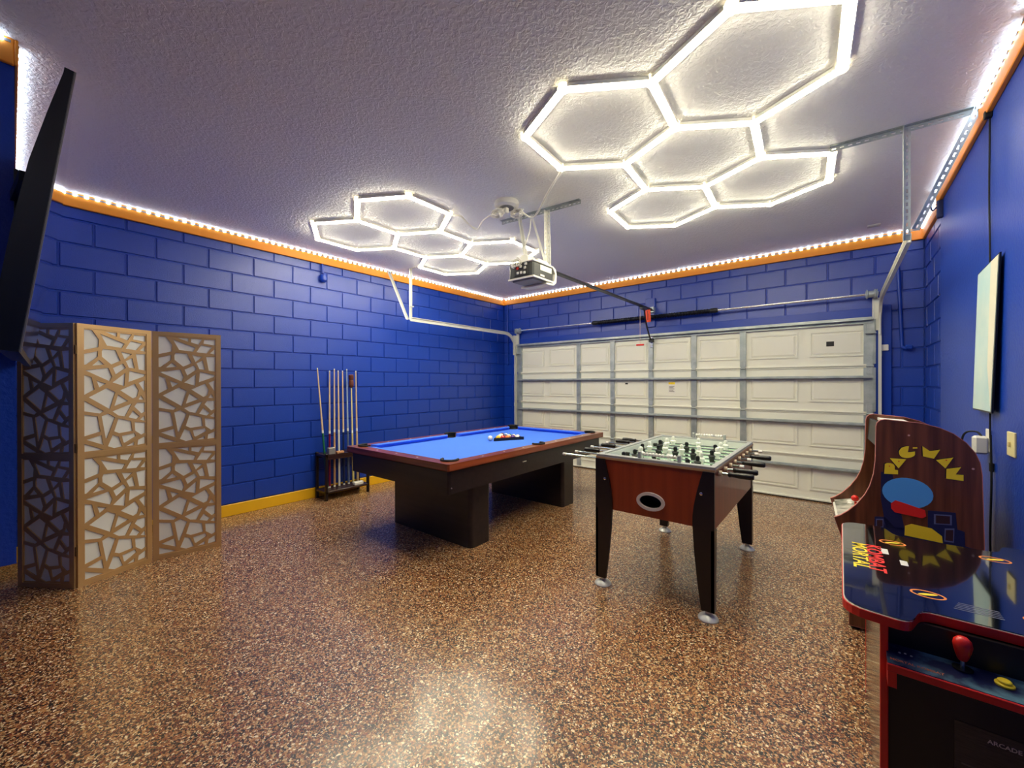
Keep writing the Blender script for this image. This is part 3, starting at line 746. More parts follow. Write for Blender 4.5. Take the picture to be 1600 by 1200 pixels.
# balls
BR = 0.0286
def ball(label, x, y, col, stripe, group='pool balls in the black rack'):
    if stripe:
        t = thing('pool_ball', label, 'ball', (x, y, BED + BR), group)
        obj('body', MB().sphere((x, y, BED + BR), BR, 18, 12), mat('ball_white', (238, 232, 218), rough=0.1, coat=0.6), t, True)
        prof = [(BR * 1.006 * math.cos(a), BR * 1.006 * math.sin(a)) for a in [math.radians(d) for d in (-32, -20, -8, 8, 20, 32)]]
        obj('stripe', MB().lathe((x, y, BED + BR), prof, 18, (0.25, -0.5, 0.85)), mat('ball_' + label.split()[0] + str(col[0]), col, rough=0.1, coat=0.6), t, True)
    else:
        single('pool_ball', MB().sphere((x, y, BED + BR), BR, 18, 12), mat('ball_s' + str(col), col, rough=0.1, coat=0.6), label, 'ball', (x, y, BED + BR), True, group)
cols = [('yellow', (244, 196, 30)), ('blue', (24, 60, 160)), ('red', (200, 40, 30)), ('purple', (80, 40, 120)), ('orange', (236, 130, 50)), ('green', (20, 100, 60)), ('maroon', (110, 30, 30)), ('black', (12, 12, 14))]
seq = [(0, 0), (4, 1), (2, 0), (0, 1), (7, 0), (4, 0), (5, 1), (1, 0), (2, 1), (3, 0), (6, 0), (1, 1), (5, 0), (3, 1), (6, 1)]
tx, ty = 2.045, -2.535
i = 0
for row in range(5):
    for k in range(row + 1):
        ci, stp = seq[i]; nm, cc = cols[ci]
        x = tx + (k - row / 2) * BR * 2.02; y = ty + row * BR * 1.75
        ball(('white pool ball with %s stripe in the rack' if stp else 'solid %s pool ball in the rack') % nm, x, y, cc, stp); i += 1
ball('plain white cue ball beside the rack on the cloth', 1.985, -2.60, (244, 240, 226), False, 'pool balls on the table')
apex = (tx, ty - 0.075); bl = (tx - 0.172, ty + 4 * BR * 1.75 + 0.042); br_ = (tx + 0.172, ty + 4 * BR * 1.75 + 0.042)
def inset(P, d):
    c = (sum(p[0] for p in P) / 3, sum(p[1] for p in P) / 3)
    return [(c[0] + (p[0] - c[0]) * d, c[1] + (p[1] - c[1]) * d) for p in P]
single('ball_rack', MB().prism([apex, br_, bl], flat, BED, BED + 0.032, holes=[inset([apex, br_, bl], 0.915)]), M_dark, 'black triangle rack round the pool balls', 'ball rack', (tx, -2.45, BED))

# ================================================================== CUE RACK AND CUES
rk = thing('cue_rack', 'dark floor rack holding the pool cues', 'cue rack', (0.16, -3.31, 0))
M_rk = wood('rack_wood', (58, 30, 24), (38, 20, 18), 1)
for x in (0.045, 0.275):
    for y in (-3.585, -3.045):
        obj('leg', MB().bbox(x - 0.015, x + 0.015, y - 0.015, y + 0.015, 0, 0.555, 0.003), M_blackwood, rk)
sy = [-3.53 + 0.062 * k for k in range(8)]
holes = [circ((0.12, y), 0.021, 12) for y in sy] + [circ((0.20, y), 0.021, 12) for y in sy]
obj('top_board', MB().prism([(0.03, -3.60), (0.29, -3.60), (0.29, -3.03), (0.03, -3.03)], flat, 0.515, 0.54, holes=holes), M_rk, rk)
obj('bottom_board', MB().bbox(0.03, 0.29, -3.60, -3.03, 0.085, 0.11, 0.003), M_rk, rk)
for x in (0.045, 0.275):
    obj('side_rail', MB().bbox(x - 0.01, x + 0.01, -3.585, -3.045, 0.48, 0.515, 0.003), M_rk, rk)
M_shaft = mat('maple_shaft', (222, 190, 150), rough=0.3)
M_ivory = mat('ivory_collar', (238, 236, 226), rough=0.3)
def cue(label, base, top, butt, shaft=None, head=None):
    b, t_ = Vector(base), Vector(top); d = (t_ - b)
    q = thing('pool_cue', label, 'cue', b, 'pool cues standing in the rack')
    P = lambda f: b + d * f
    obj('bumper', MB().tube([P(0), P(0.012)], 0.014, 10), M_ivory, q, True)
    obj('butt', MB().tube([P(0.012), P(0.20), P(0.46)], 0.015, 10, True, [0.0148, 0.0135, 0.0115]), butt, q, True)
    obj('collar', MB().tube([P(0.46), P(0.485)], 0.0118, 10), M_ivory, q, True)
    obj('shaft', MB().tube([P(0.485), P(0.75), P(0.99)], 0.01, 10, True, [0.0112, 0.009, 0.0072]), shaft or M_shaft, q, True)
    obj('tip', MB().tube([P(0.99), P(1.0)], 0.0072, 10), M_ivory, q, True)
    if head:
        obj('bridge_head', MB().lathe(P(0.90), [(0.014, -0.03), (0.022, -0.02), (0.030, 0.0), (0.030, 0.05), (0.024, 0.07), (0.032, 0.085), (0.032, 0.13), (0.02, 0.14)], 14, d.normalized()), head, q, True)
zc = 0.112
cue('pool cue with green butt leaning away from the others', (0.134, sy[0] + 0.028, zc), (0.084, sy[0] - 0.068, 1.575), mat('butt_green', (30, 104, 70), rough=0.3))
cue('pool cue with maroon butt in the rack', (0.12, sy[1], zc), (0.10, -3.455, 1.545), mat('butt_maroon', (120, 18, 48), rough=0.3))
cue('pool cue with tan butt in the rack', (0.12, sy[2], zc), (0.10, -3.395, 1.57), mat('butt_tan', (196, 150, 104), rough=0.3))
cue('pool cue with white butt in the rack', (0.12, sy[3], zc), (0.10, -3.345, 1.55), mat('butt_white', (226, 226, 220), rough=0.3))
cue('pool cue with dark blue butt in the rack', (0.12, sy[4], zc), (0.10, -3.288, 1.55), mat('butt_navy', (24, 38, 80), rough=0.3))
cue('slim grey pool cue in the rack', (0.12, sy[5], zc), (0.10, -3.232, 1.57), mat('butt_grey', (86, 100, 130), rough=0.3), mat('shaft_grey', (150, 170, 200), rough=0.3))
cue('bridge stick with brown turned head in the rack', (0.12, sy[6], zc), (0.10, -3.172, 1.50), mat('butt_straw', (214, 196, 130), rough=0.3), mat('shaft_straw', (220, 204, 150), rough=0.3), mat('head_brown', (96, 48, 34), rough=0.4))
cue('pool cue with pale wood butt next to the bridge stick', (0.12, sy[7], zc), (0.10, -3.108, 1.55), mat('butt_pale', (206, 176, 136), rough=0.3))
single('chalk_box', MB().bbox(0.215, 0.27, -3.55, -3.47, 0.5395, 0.62, 0.006), mat('chalk_box_grey', (150, 148, 146), rough=0.4, metal=0.4), 'small grey box on top of the cue rack', 'box', (0.24, -3.51, 0.54))
single('chalk_block', MB().bbox(0.225, 0.27, -3.445, -3.36, 0.5395, 0.565, 0.004), mat('block_tan', (196, 140, 96), rough=0.6), 'tan wooden block on top of the cue rack', 'block', (0.25, -3.4, 0.54))
single('eraser_box', MB().bbox(0.215, 0.27, -3.22, -3.10, 0.1095, 0.15, 0.006), M_white, 'white box on the bottom board of the cue rack', 'box', (0.24, -3.16, 0.11))

# ================================================================== FOOSBALL TABLE
FX0, FX1, FY0, FY1 = 3.669, 4.421, -3.37, -2.055
ft = thing('foosball_table', 'foosball table with reddish wood sides and black legs', 'foosball table', ((FX0 + FX1) / 2, (FY0 + FY1) / 2, 0))
TH = 0.022; fz0, fz1 = 0.530, 0.868
ell = lambda a, b, n=32: [(4.047 + a * math.cos(2 * PI * k / n), 0.632 + b * math.sin(2 * PI * k / n)) for k in range(n)]
for y0_, y1_ in ((FY0 + 0.004, FY0 + 0.004 + TH), (FY1 - 0.004 - TH, FY1 - 0.004)):
    obj('end_panel', MB().prism([(FX0 + .005, fz0), (FX1 - .005, fz0), (FX1 - .005, fz1), (FX0 + .005, fz1)], lambda u, v, d: (u, d, v), y0_, y1_, holes=[ell(0.074, 0.044)]), M_foos, ft)
for x0_, x1_ in ((FX0 + 0.005, FX0 + 0.005 + TH), (FX1 - 0.005 - TH, FX1 - 0.005)):
    obj('side_panel', MB().box(x0_, x1_, FY0 + .026, FY1 - .026, fz0, fz1), M_foos, ft)
M_rim = mat('silver_rim', (170, 174, 174), rough=0.35, metal=0.3)
rim = MB().prism([(FX0, FY0), (FX1, FY0), (FX1, FY1), (FX0, FY1)], flat, fz1 + 0.012, 0.896, holes=[[(FX0 + .03, FY0 + .055), (FX1 - .03, FY0 + .055), (FX1 - .03, FY1 - .055), (FX0 + .03, FY1 - .055)]])
obj('rim', rim, M_rim, ft)
rim2 = MB().prism([(FX0 - .002, FY0 - .002), (FX1 + .002, FY0 - .002), (FX1 + .002, FY1 + .002), (FX0 - .002, FY1 + .002)], flat, fz1 - 0.002, fz1 + 0.012, holes=[[(FX0 + .029, FY0 + .054), (FX1 - .029, FY0 + .054), (FX1 - .029, FY1 - .054), (FX0 + .029, FY1 - .054)]])
obj('rim_edge', rim2, mat('tan_edge', (176, 138, 96), rough=0.5), ft)
obj('playfield', MB().box(FX0 + .027, FX1 - .027, FY0 + .026, FY1 - .026, 0.745, 0.755), mat('field_green', (176, 200, 180), rough=0.35), ft)
M_inner = mat('field_wall', (216, 220, 214), rough=0.4)
for a in ((FX0 + .027, FX0 + .035, FY0 + .03, FY1 - .03), (FX1 - .035, FX1 - .027, FY0 + .03, FY1 - .03), (FX0 + .035, FX1 - .035, FY0 + .03, FY0 + .062), (FX0 + .035, FX1 - .035, FY1 - .062, FY1 - .03)):
    obj('field_wall', MB().box(*a, 0.755, 0.885), M_inner, ft)
def leg_poly(s, xo):
    pts = [(0, 0.868), (0.062, 0.868), (0.076, 0.82), (0.096, 0.74), (0.112, 0.66), (0.119, 0.60), (0.120, 0.55), (0.112, 0.40), (0.092, 0.20), (0.072, 0.055), (0, 0.055)]
    return [(xo + s * u, v) for u, v in pts]
for x, s in ((FX0, 1), (FX1, -1)):
    for ya, yb, yo in ((FY0 - 0.012, FY0 + 0.05, -1), (FY1 - 0.05, FY1 + 0.012, 1)):
        lg = obj('leg', MB().prism(leg_poly(s, x), lambda u, v, d: (u, d, v), ya, ya + 0.018 if yo < 0 else yb - 0.018).add([], []), M_blackwood, ft)
        bx = MB().box(min(x, x + s * 0.018), max(x, x + s * 0.018), ya, yb, 0.055, 0.53)
        lo = obj('leg_side', MB().prism([(ya if yo < 0 else yb, 0.055), (ya if yo < 0 else yb, 0.53), (yb if yo < 0 else ya, 0.53), ((yb - .02) if yo < 0 else (ya + .02), 0.055)], lambda u, v, d: (d, u, v), x + s * 0.0005, x + s * 0.018), M_blackwood, lg)
        fx, fy = x + s * 0.040, (FY0 + 0.018 if yo < 0 else FY1 - 0.018)
        fo = obj('foot', MB().lathe((fx, fy, 0), [(0.056, 0), (0.057, 0.006), (0.050, 0.017), (0.024, 0.032), (0.017, 0.036), (0.017, 0.075)], 24), mat('satin_foot', (214, 216, 214), rough=0.4, metal=0.35), lg, True)
        obj('bolt', MB().lathe((x + s * 0.07, ya if yo < 0 else yb, 0.736), [(0.010, 0), (0.009, 0.005), (0.004, 0.008)], 12, (0, yo, 0)), M_steel, lg, True)
for ry, sg, nm in ((FY0 + 0.004, 1, 'near'), (FY1 - 0.004, -1, 'far')):
    gr = obj('goal_ring', MB().prism(ell(0.090, 0.058), lambda u, v, d: (u, d, v), ry - sg * 0.012, ry + sg * 0.002, holes=[ell(0.070, 0.040)]), mat('ring_silver', (214, 206, 200), rough=0.35), ft)
    cup = MB(); n = 32; rings = [(0.0715, 0.0415, 0.0), (0.0715, 0.0415, 0.03), (0.066, 0.038, 0.09), (0.050, 0.028, 0.105)]
    vs = [(u, ry + sg * d, v) for a_, b_, d in rings for u, v in ell(a_, b_)]
    fs = [(i * n + k, i * n + (k + 1) % n, (i + 1) * n + (k + 1) % n, (i + 1) * n + k) for i in range(3) for k in range(n)] + [tuple(3 * n + k for k in range(n))]
    obj('ball_return_cup', cup.add(vs, fs), M_dark, gr, True)
# rods
M_rod = mat('rod_chrome', (205, 222, 210), rough=0.15, metal=1.0)
M_fw = mat('player_white', (236, 238, 228), rough=0.35)
M_fb = mat('player_black', (20, 22, 22), rough=0.35)
RZ = 0.845
formation = {0: (3, 1), 1: (2, 1), 2: (3, -1), 3: (5, 1), 4: (5, -1), 5: (3, 1), 6: (2, -1), 7: (3, -1)}
for i in range(8):
    n, side = formation[i]
    y = -3.262 + i * 0.1485
    sh = random.uniform(-0.02, 0.03)
    xa, xb = (3.40 + sh, 4.60 + sh) if side > 0 else (3.49 + sh, 4.69 + sh)
    if side > 0: xa, xb = 3.36 + sh, 4.50
    else: xa, xb = 3.46, 4.50 + sh
    rod = obj('rod', MB().tube([(xa, y, RZ), (xb, y, RZ)], 0.0075, 8), M_rod, ft, True)
    m_ = M_fb if side > 0 else M_fw
    ex = xb if side > 0 else xa; s = side
    obj('handle', MB().lathe((ex - s * 0.03, y, RZ), [(0.012, 0), (0.017, 0.008), (0.013, 0.02), (0.016, 0.05), (0.0175, 0.09), (0.017, 0.125), (0.012, 0.132)], 14, (s, 0, 0)), M_dark if True else M_dark, rod, True)
    ox = xa if side > 0 else xb
    obj('end_cap', MB().tube([(ox - s * 0.012, y, RZ), (ox + s * 0.012, y, RZ)], 0.011, 8), M_white, rod, True)
    for xw, sw in ((FX0, -1), (FX1, 1)):
        obj('bearing', MB().tube([(xw - sw * 0.004, y, RZ), (xw + sw * 0.016, y, RZ)], 0.017, 10), mat('bearing_tan', (200, 180, 150), rough=0.4), rod, True)
    span = 0.42 if n < 5 else 0.50
    for k in range(n):
        x = 4.045 + sh + (k - (n - 1) / 2) * (span / max(n - 1, 1) if n > 1 else 0)
        fg = MB()
        fg.lathe((x, y, RZ + 0.052), [(0.004, -0.02), (0.013, -0.014), (0.015, 0), (0.012, 0.011), (0.003, 0.015)], 10)
        fg.lathe((x, y, RZ), [(0.011, -0.07), (0.013, -0.03), (0.017, -0.012), (0.020, 0.012), (0.024, 0.026), (0.010, 0.036)], 10)
        fg.bbox(x - 0.012, x + 0.012, y - 0.014, y + 0.016, RZ - 0.083, RZ - 0.066, 0.004)
        obj('player', fg, m_, rod, True)
    for xs in (FX0 + 0.055, FX1 - 0.055):
        obj('bumper', MB().tube([(xs - 0.014, y, RZ), (xs + 0.014, y, RZ)], 0.014, 10), M_rubber, rod, True)
for y in (FY0 + 0.03, FY1 - 0.03):
    sc = obj('score_counter', MB().bbox(3.955, 3.975, y - 0.012, y + 0.012, 0.895, 0.94, 0.003).bbox(4.205, 4.225, y - 0.012, y + 0.012, 0.895, 0.94, 0.003).tube([(3.96, y, 0.925), (4.22, y, 0.925)], 0.003, 6), M_rim, ft)
    for k in range(10):
        xk = 3.985 + k * 0.0205 + (0.012 if k > 6 else 0)
        obj('bead', MB().lathe((xk, y, 0.925), [(0.007, 0), (0.012, 0.003), (0.012, 0.013), (0.007, 0.016)], 10, (1, 0, 0)), M_white, sc, True)

# ================================================================== FOLDING SCREEN
cells = [[(65,70),(135,75),(195,155),(190,225),(65,250)], [(65,285),(185,260),(185,310),(85,380),(65,380)], [(135,388),(195,338),(242,380)],
 [(75,430),(278,408),(310,485),(290,530)], [(65,470),(130,490),(155,600),(65,648)], [(172,520),(255,550),(195,585)], [(105,668),(265,588),(340,628),(290,780)],
 [(62,695),(235,795),(205,815),(62,790)], [(62,820),(180,840),(205,975),(62,1010)], [(85,1042),(215,1005),(230,1095)], [(62,1075),(230,1140),(62,1154)],
 [(205,105),(430,190),(405,230),(265,210)], [(245,86),(358,92),(358,130)], [(385,97),(500,106),(460,160),(385,135)], [(522,110),(640,116),(640,170),(512,150)],
 [(490,165),(605,188),(545,250),(440,235)], [(635,205),(635,262),(582,250)], [(230,240),(345,250),(390,345),(305,380),(220,310),(218,265)],
 [(395,262),(500,285),(430,335)], [(440,348),(505,320),(528,415),(470,408)], [(540,285),(638,285),(635,435),(568,425)], [(318,410),(415,370),(440,410),(345,470)],
 [(315,540),(435,455),(425,575)], [(475,435),(632,470),(625,490),(465,540)], [(385,612),(530,555),(568,620),(550,675),(510,690)], [(565,548),(630,525),(630,635)],
 [(565,700),(592,660),(625,705)], [(365,650),(460,710),(330,755)], [(312,800),(500,735),(432,850),(370,840)], [(550,730),(630,730),(630,815),(595,830),(522,765)],
 [(510,800),(575,855),(545,880),(465,860)], [(625,850),(632,900),(580,885)], [(275,818),(338,855),(262,1040),(250,1035),(215,840)], [(368,865),(490,895),(502,985),(375,1000),(328,980)],
 [(525,905),(632,915),(632,1010),(592,1025),(530,985)], [(400,1025),(525,1005),(538,1035),(430,1090),(415,1085)], [(315,1010),(370,1030),(405,1120),(330,1138),(270,1110)],
 [(440,1122),(520,1085),(518,1118)], [(632,1040),(632,1108),(552,1116),(560,1070)]]
def uv(p):
    u = (p[0] - 60) / 585.0; yt = 60 + 40 * u; yb = 1155 - 30 * u
    return (min(max(u, .012), .988), min(max(1 - (p[1] - yt) / (yb - yt), .008), .992))
CELLS = [[uv(p) for p in c] for c in cells]
fs_ = thing('folding_screen', 'gold folding screen with irregular lattice over white panels', 'folding screen', (0.85, -5.3, 0))
hinge_pts = [(0.600, -5.890), (0.954, -5.646), (0.79, -5.229), (0.86, -4.787)]
HT = 1.80
for li in range(3):
    a, b = Vector((*hinge_pts[li], 0)), Vector((*hinge_pts[li + 1], 0))
    d = (b - a).normalized(); L = (b - a).length; nrm = Vector((d.y, -d.x, 0))      # towards the room
    g0, g1 = 0.004, L - 0.004
    P = lambda u, v, w_: a + d * u + nrm * w_ + Vector((0, 0, v))
    def B(u0, u1, v0, v1, w0=-0.010, w1=0.010):
        return MB().obox(P(u0, v0, w0), d * (u1 - u0), nrm * (w1 - w0), Vector((0, 0, v1 - v0)))
    fw = 0.034
    leaf = obj('leaf', B(g0, g0 + fw, 0, HT).obox(P(g1 - fw, 0, -0.01), d * fw, nrm * 0.02, Vector((0, 0, HT))), M_gold, fs_)
    for v0, v1 in ((0.0, 0.032), (0.876, 0.912), (HT - 0.030, HT)):
        obj('frame_rail', B(g0 + fw, g1 - fw, v0, v1), M_gold, leaf)
    for v0, v1 in ((0.032, 0.876), (0.912, HT - 0.030)):
        uu0, uu1 = g0 + fw, g1 - fw
        mp = lambda q: (uu0 + q[0] * (uu1 - uu0), v0 + q[1] * (v1 - v0))
        obj('paper_panel', B(uu0, uu1, v0, v1, -0.0035, -0.0015), M_paper, leaf)
        for w0, w1 in ((-0.001, 0.005), (-0.010, -0.004)):
            obj('lattice', MB().prism([mp(q) for q in ((0, 0), (1, 0), (1, 1), (0, 1))], P, w0, w1, holes=[[mp(q) for q in c] for c in CELLS]), M_gold, leaf)
    if li < 2:
        for z in (0.25, 0.95, 1.62):
            obj('hinge', MB().tube([(b.x, b.y, z - 0.03), (b.x, b.y, z + 0.03)], 0.007, 8), mat('hinge_brass', (120, 92, 56), rough=0.35, metal=0.8), leaf)

# ================================================================== TELEVISION
tv = thing('television', 'black television on a wall arm tilted away from the wall end', 'television', (2.1, -5.84, 1.49))
up_t = Vector((0, math.sin(math.radians(7.3)), math.cos(math.radians(7.3))))
ax_t = Vector((-math.cos(math.radians(2.0)), math.sin(math.radians(2.0)), 0))
nb = ax_t.cross(up_t).normalized()
if nb.y > 0: nb = -nb
o_t = Vector((2.95, -5.902, 1.488))
M_tv = mat('tv_black', (12, 15, 20), rough=0.35)
TVP = lambda u, v, d: o_t + ax_t * d + up_t * u + nb * v
obj('case', MB().obox(o_t + nb * 0.004, ax_t * 1.66, up_t * 0.972, nb * 0.024), M_tv, tv)
obj('rear_cover', MB().prism([(0, 0.004), (0.972, 0.004), (0.972, 0.026), (0.80, 0.045), (0.62, 0.062), (0.40, 0.070), (0.12, 0.070), (0, 0.05)], TVP, 0.001, 0.92), M_tv, tv, True)
obj('screen', MB().obox(o_t + ax_t * 0.012 + up_t * 0.016, ax_t * 1.636, up_t * 0.944, nb * 0.005), M_glass, tv)
obj('bezel', MB().obox(o_t, ax_t * 0.012, up_t * 0.972, nb * 0.006), mat('bezel_dark', (150, 146, 138), rough=0.3, metal=0.5), tv)
obj('wall_arm', MB().bar((2.02, YF + 0.0, 2.25), (2.35, -5.885, 2.25), 0.03, 0.04).bbox(1.90, 2.03, YF - 0.004, YF + 0.01, 2.12, 2.38, 0.002), M_dark, tv)

# ================================================================== ARCADE CABINET (walnut)
A3 = math.radians(3.0)
O_ = Vector((4.951, -2.957, 0)); wv = Vector((-math.sin(A3), math.cos(A3), 0)); uvv = Vector((math.cos(A3), math.sin(A3), 0))
AC = lambda u, v, d: O_ + uvv * u + wv * d + Vector((0, 0, v))
WD = 0.485
ac = thing('arcade_cabinet', 'walnut arcade cabinet with yellow lettering on its side', 'arcade machine', (5.25, -2.70, 0))
prof = [(0.006, 0.614), (0.034, 0.630), (0.067, 0.660), (0.108, 0.710), (0.140, 0.765), (0.160, 0.815), (0.176, 0.885), (0.183, 0.96), (0.186, 1.145), (0.190, 1.165), (0.203, 1.180), (0.222, 1.185),
        (0.363, 1.172), (0.430, 1.152), (0.478, 1.126), (0.522, 1.084), (0.552, 1.036), (0.568, 0.99), (0.575, 0.93), (0.582, 0.594), (0.586, 0.03), (0.56, 0.02), (0.072, 0.02), (0.072, 0.295), (0.05, 0.47)]
T = 0.016
def edge_band(pf, d0, d1, e=0.0016):
    mb = MB(); n = len(pf)
    vs = []
    c = Vector((sum(p[0] for p in pf) / n, sum(p[1] for p in pf) / n))
    for i in range(n):
        p0, p1, p2 = Vector(pf[i - 1]), Vector(pf[i]), Vector(pf[(i + 1) % n])
        t_ = ((p1 - p0).normalized() + (p2 - p1).normalized()).normalized(); nn = Vector((t_.y, -t_.x))
        if (p1 + nn * 0.01 - c).length < (p1 - c).length: nn = -nn
        for off, dd in ((e, d0), (e, d1), (-0.001, d1), (-0.001, d0)):
            q = p1 + nn * off; vs.append(AC(q.x, q.y, dd))
    fs = [(i * 4 + k, i * 4 + (k + 1) % 4, ((i + 1) % n) * 4 + (k + 1) % 4, ((i + 1) % n) * 4 + k) for i in range(n) for k in range(4)]
    return mb.add(vs, fs)
sides = []
for k, d0 in enumerate((0, WD - T)):
    sd = obj('side_panel', MB().prism(prof, AC, d0, d0 + T), M_walnut, ac)
    obj('edge_molding', edge_band(prof, d0 - 0.0008, d0 + T + 0.0008), mat('pink_molding', (196, 116, 104), rough=0.4), sd)
    sides.append(sd)
side = sides[0]
M_mb = mat('cabinet_black', (12, 11, 12), rough=0.4)
ins = lambda pts, nm, m_, par=ac: obj(nm, MB().prism(pts, AC, T + 0.0005, WD - T - 0.0005), m_, par)
ins([(0.56, 0.03), (0.575, 0.03), (0.572, 0.90), (0.557, 0.90)], 'back_panel', M_mb)
ins([(0.075, 0.03), (0.095, 0.03), (0.095, 0.46), (0.075, 0.44)], 'front_panel', M_mb)
ins([(0.24, 1.15), (0.36, 1.145), (0.36, 1.157), (0.24, 1.165)], 'top_panel', M_white)
mq = ins([(0.192, 1.03), (0.206, 1.03), (0.215, 1.160), (0.200, 1.160)], 'marquee', M_mb)
ins([(0.20, 0.655), (0.215, 0.645), (0.335, 1.02), (0.32, 1.03)], 'screen_bezel', M_mb)
obj('display', MB().prism([(0.212, 0.70), (0.218, 0.698), (0.305, 0.965), (0.299, 0.967)], AC, 0.10, WD - 0.10), M_glass, ac)
ins([(0.20, 1.025), (0.33, 1.02), (0.33, 1.035), (0.20, 1.04)], 'speaker_panel', M_mb)
deck = ins([(0.030, 0.598), (0.215, 0.645), (0.212, 0.657), (0.026, 0.610)], 'control_deck', mat('deck_art', (190, 186, 176), rough=0.4, mottle=(14, (60, 70, 60), (1, 1, 1))))
ins([(0.018, 0.59), (0.030, 0.598), (0.075, 0.45), (0.062, 0.45)], 'deck_front', mat('deck_front', (214, 212, 204), rough=0.4))
obj('joystick', MB().tube([AC(0.12, 0.632, 0.24), AC(0.117, 0.665, 0.24)], 0.006, 8).sphere(AC(0.115, 0.685, 0.24), 0.019, 14, 10), M_red, deck, True)
obj('joystick', MB().tube([AC(0.14, 0.637, 0.10), AC(0.137, 0.667, 0.10)], 0.006, 8).sphere(AC(0.135, 0.685, 0.10), 0.019, 14, 10), M_red, deck, True)
for dd in (0.33, 0.38):
    obj('button', MB().lathe(AC(0.10, 0.624, dd), [(0.016, 0), (0.016, 0.01), (0.012, 0.014)], 14), M_white, deck, True)
for (u_, d_) in ((0.10, 0.03), (0.10, 0.45), (0.54, 0.03), (0.54, 0.45)):
    obj('foot', MB().lathe(AC(u_, 0, d_), [(0.018, 0), (0.018, 0.024)], 12), M_rubber, ac)
# printed side art: lettering and plain colour fields
def art(nm, pts, m_, lay): return obj(nm, MB().prism(pts, AC, -0.0006 * lay - 0.0002, 0.0005), m_, side)
LET = {'P': [(0.221, 0.945), (0.230, 0.951), (0.244, 0.952), (0.255, 0.947), (0.260, 0.938), (0.260, 0.919), (0.273, 0.917), (0.273, 0.895), (0.218, 0.891)],
       'A': [(0.240, 0.978), (0.305, 0.979), (0.275, 0.927)],
       'C': [(0.315, 1.049), (0.305, 1.048), (0.296, 1.044), (0.286, 1.037), (0.280, 1.027), (0.276, 1.017), (0.277, 1.007), (0.280, 0.997), (0.287, 0.989), (0.297, 0.986), (0.308, 0.986), (0.319, 0.989), (0.328, 0.994), (0.335, 1.0), (0.338, 1.007), (0.338, 1.023), (0.311, 1.017)],
       'M': [(0.366, 1.054), (0.393, 1.031), (0.430, 1.041), (0.408, 0.993), (0.368, 1.001)],
       'A2': [(0.415, 0.987), (0.477, 1.006), (0.449, 0.948)],
       'N': [(0.453, 0.946), (0.504, 0.961), (0.485, 0.922), (0.512, 0.923), (0.512, 0.893), (0.452, 0.897)]}
for k, pts in LET.items():
    art('letter', pts, M_yel, 3)
    art('letter_shadow', [(u - 0.005, v + 0.002) for u, v in pts], mat('letter_dark', (30, 16, 20)), 1)
art('hyphen', [(0.330, 1.038), (0.347, 1.040), (0.347, 1.046), (0.330, 1.044)], M_yel, 2)
for u_, v_ in ((0.239, 0.935),):
    art('letter_eye', circ((u_, v_), 0.003, 8), M_redp, 4)
for u_, v_ in ((0.276, 0.965), (0.452, 0.990)):
    art('letter_eye', circ((u_, v_), 0.003, 8), M_redp, 4)
def ellp(c, a, b, n=28, t=0): 
    return [(c[0] + a * math.cos(2 * PI * k / n) * math.cos(t) - b * math.sin(2 * PI * k / n) * math.sin(t), c[1] + a * math.cos(2 * PI * k / n) * math.sin(t) + b * math.sin(2 * PI * k / n) * math.cos(t)) for k in range(n)]
art('colour_field', [(0.205, 0.90), (0.25, 0.90), (0.30, 0.60), (0.225, 0.60), (0.205, 0.75)], M_navy, 1)
art('colour_field', [(0.386, 0.723), (0.485, 0.729), (0.491, 0.646), (0.516, 0.639), (0.518, 0.567), (0.546, 0.562), (0.548, 0.509), (0.177, 0.50), (0.179, 0.652), (0.221, 0.657), (0.259, 0.61), (0.386, 0.625)], M_navy, 1)
M_slate = mat('slate_print', (96, 104, 150), rough=0.5)
for q in ([(0.408, 0.708), (0.472, 0.714), (0.472, 0.663), (0.408, 0.656)], [(0.447, 0.642), (0.481, 0.649), (0.479, 0.576), (0.445, 0.575)], [(0.185, 0.64), (0.215, 0.645), (0.215, 0.60), (0.185, 0.59)]):
    art('window_print', q, M_slate, 2)
    c = (sum(p[0] for p in q) / 4, sum(p[1] for p in q) / 4)
    art('window_print', [(c[0] + (p[0] - c[0]) * 0.78, c[1] + (p[1] - c[1]) * 0.78) for p in q], mat('dark_brown_print', (58, 32, 38)), 3)
art('colour_field', ellp((0.308, 0.800), 0.098, 0.080), M_sky, 2)
art('colour_field', [(0.245, 0.735), (0.262, 0.755), (0.300, 0.745), (0.375, 0.722), (0.380, 0.690), (0.365, 0.678), (0.260, 0.690), (0.246, 0.708)], M_redp, 3)
art('colour_field', [(0.298, 0.575), (0.30, 0.625), (0.325, 0.640), (0.40, 0.632), (0.437, 0.60), (0.440, 0.565)], M_yel, 3)
for u_, v_ in ((0.315, 1.106), (0.545, 0.957)):
    art('screw_cap', circ((u_, v_), 0.005, 10), mat('cap_pink', (200, 160, 150)), 2)

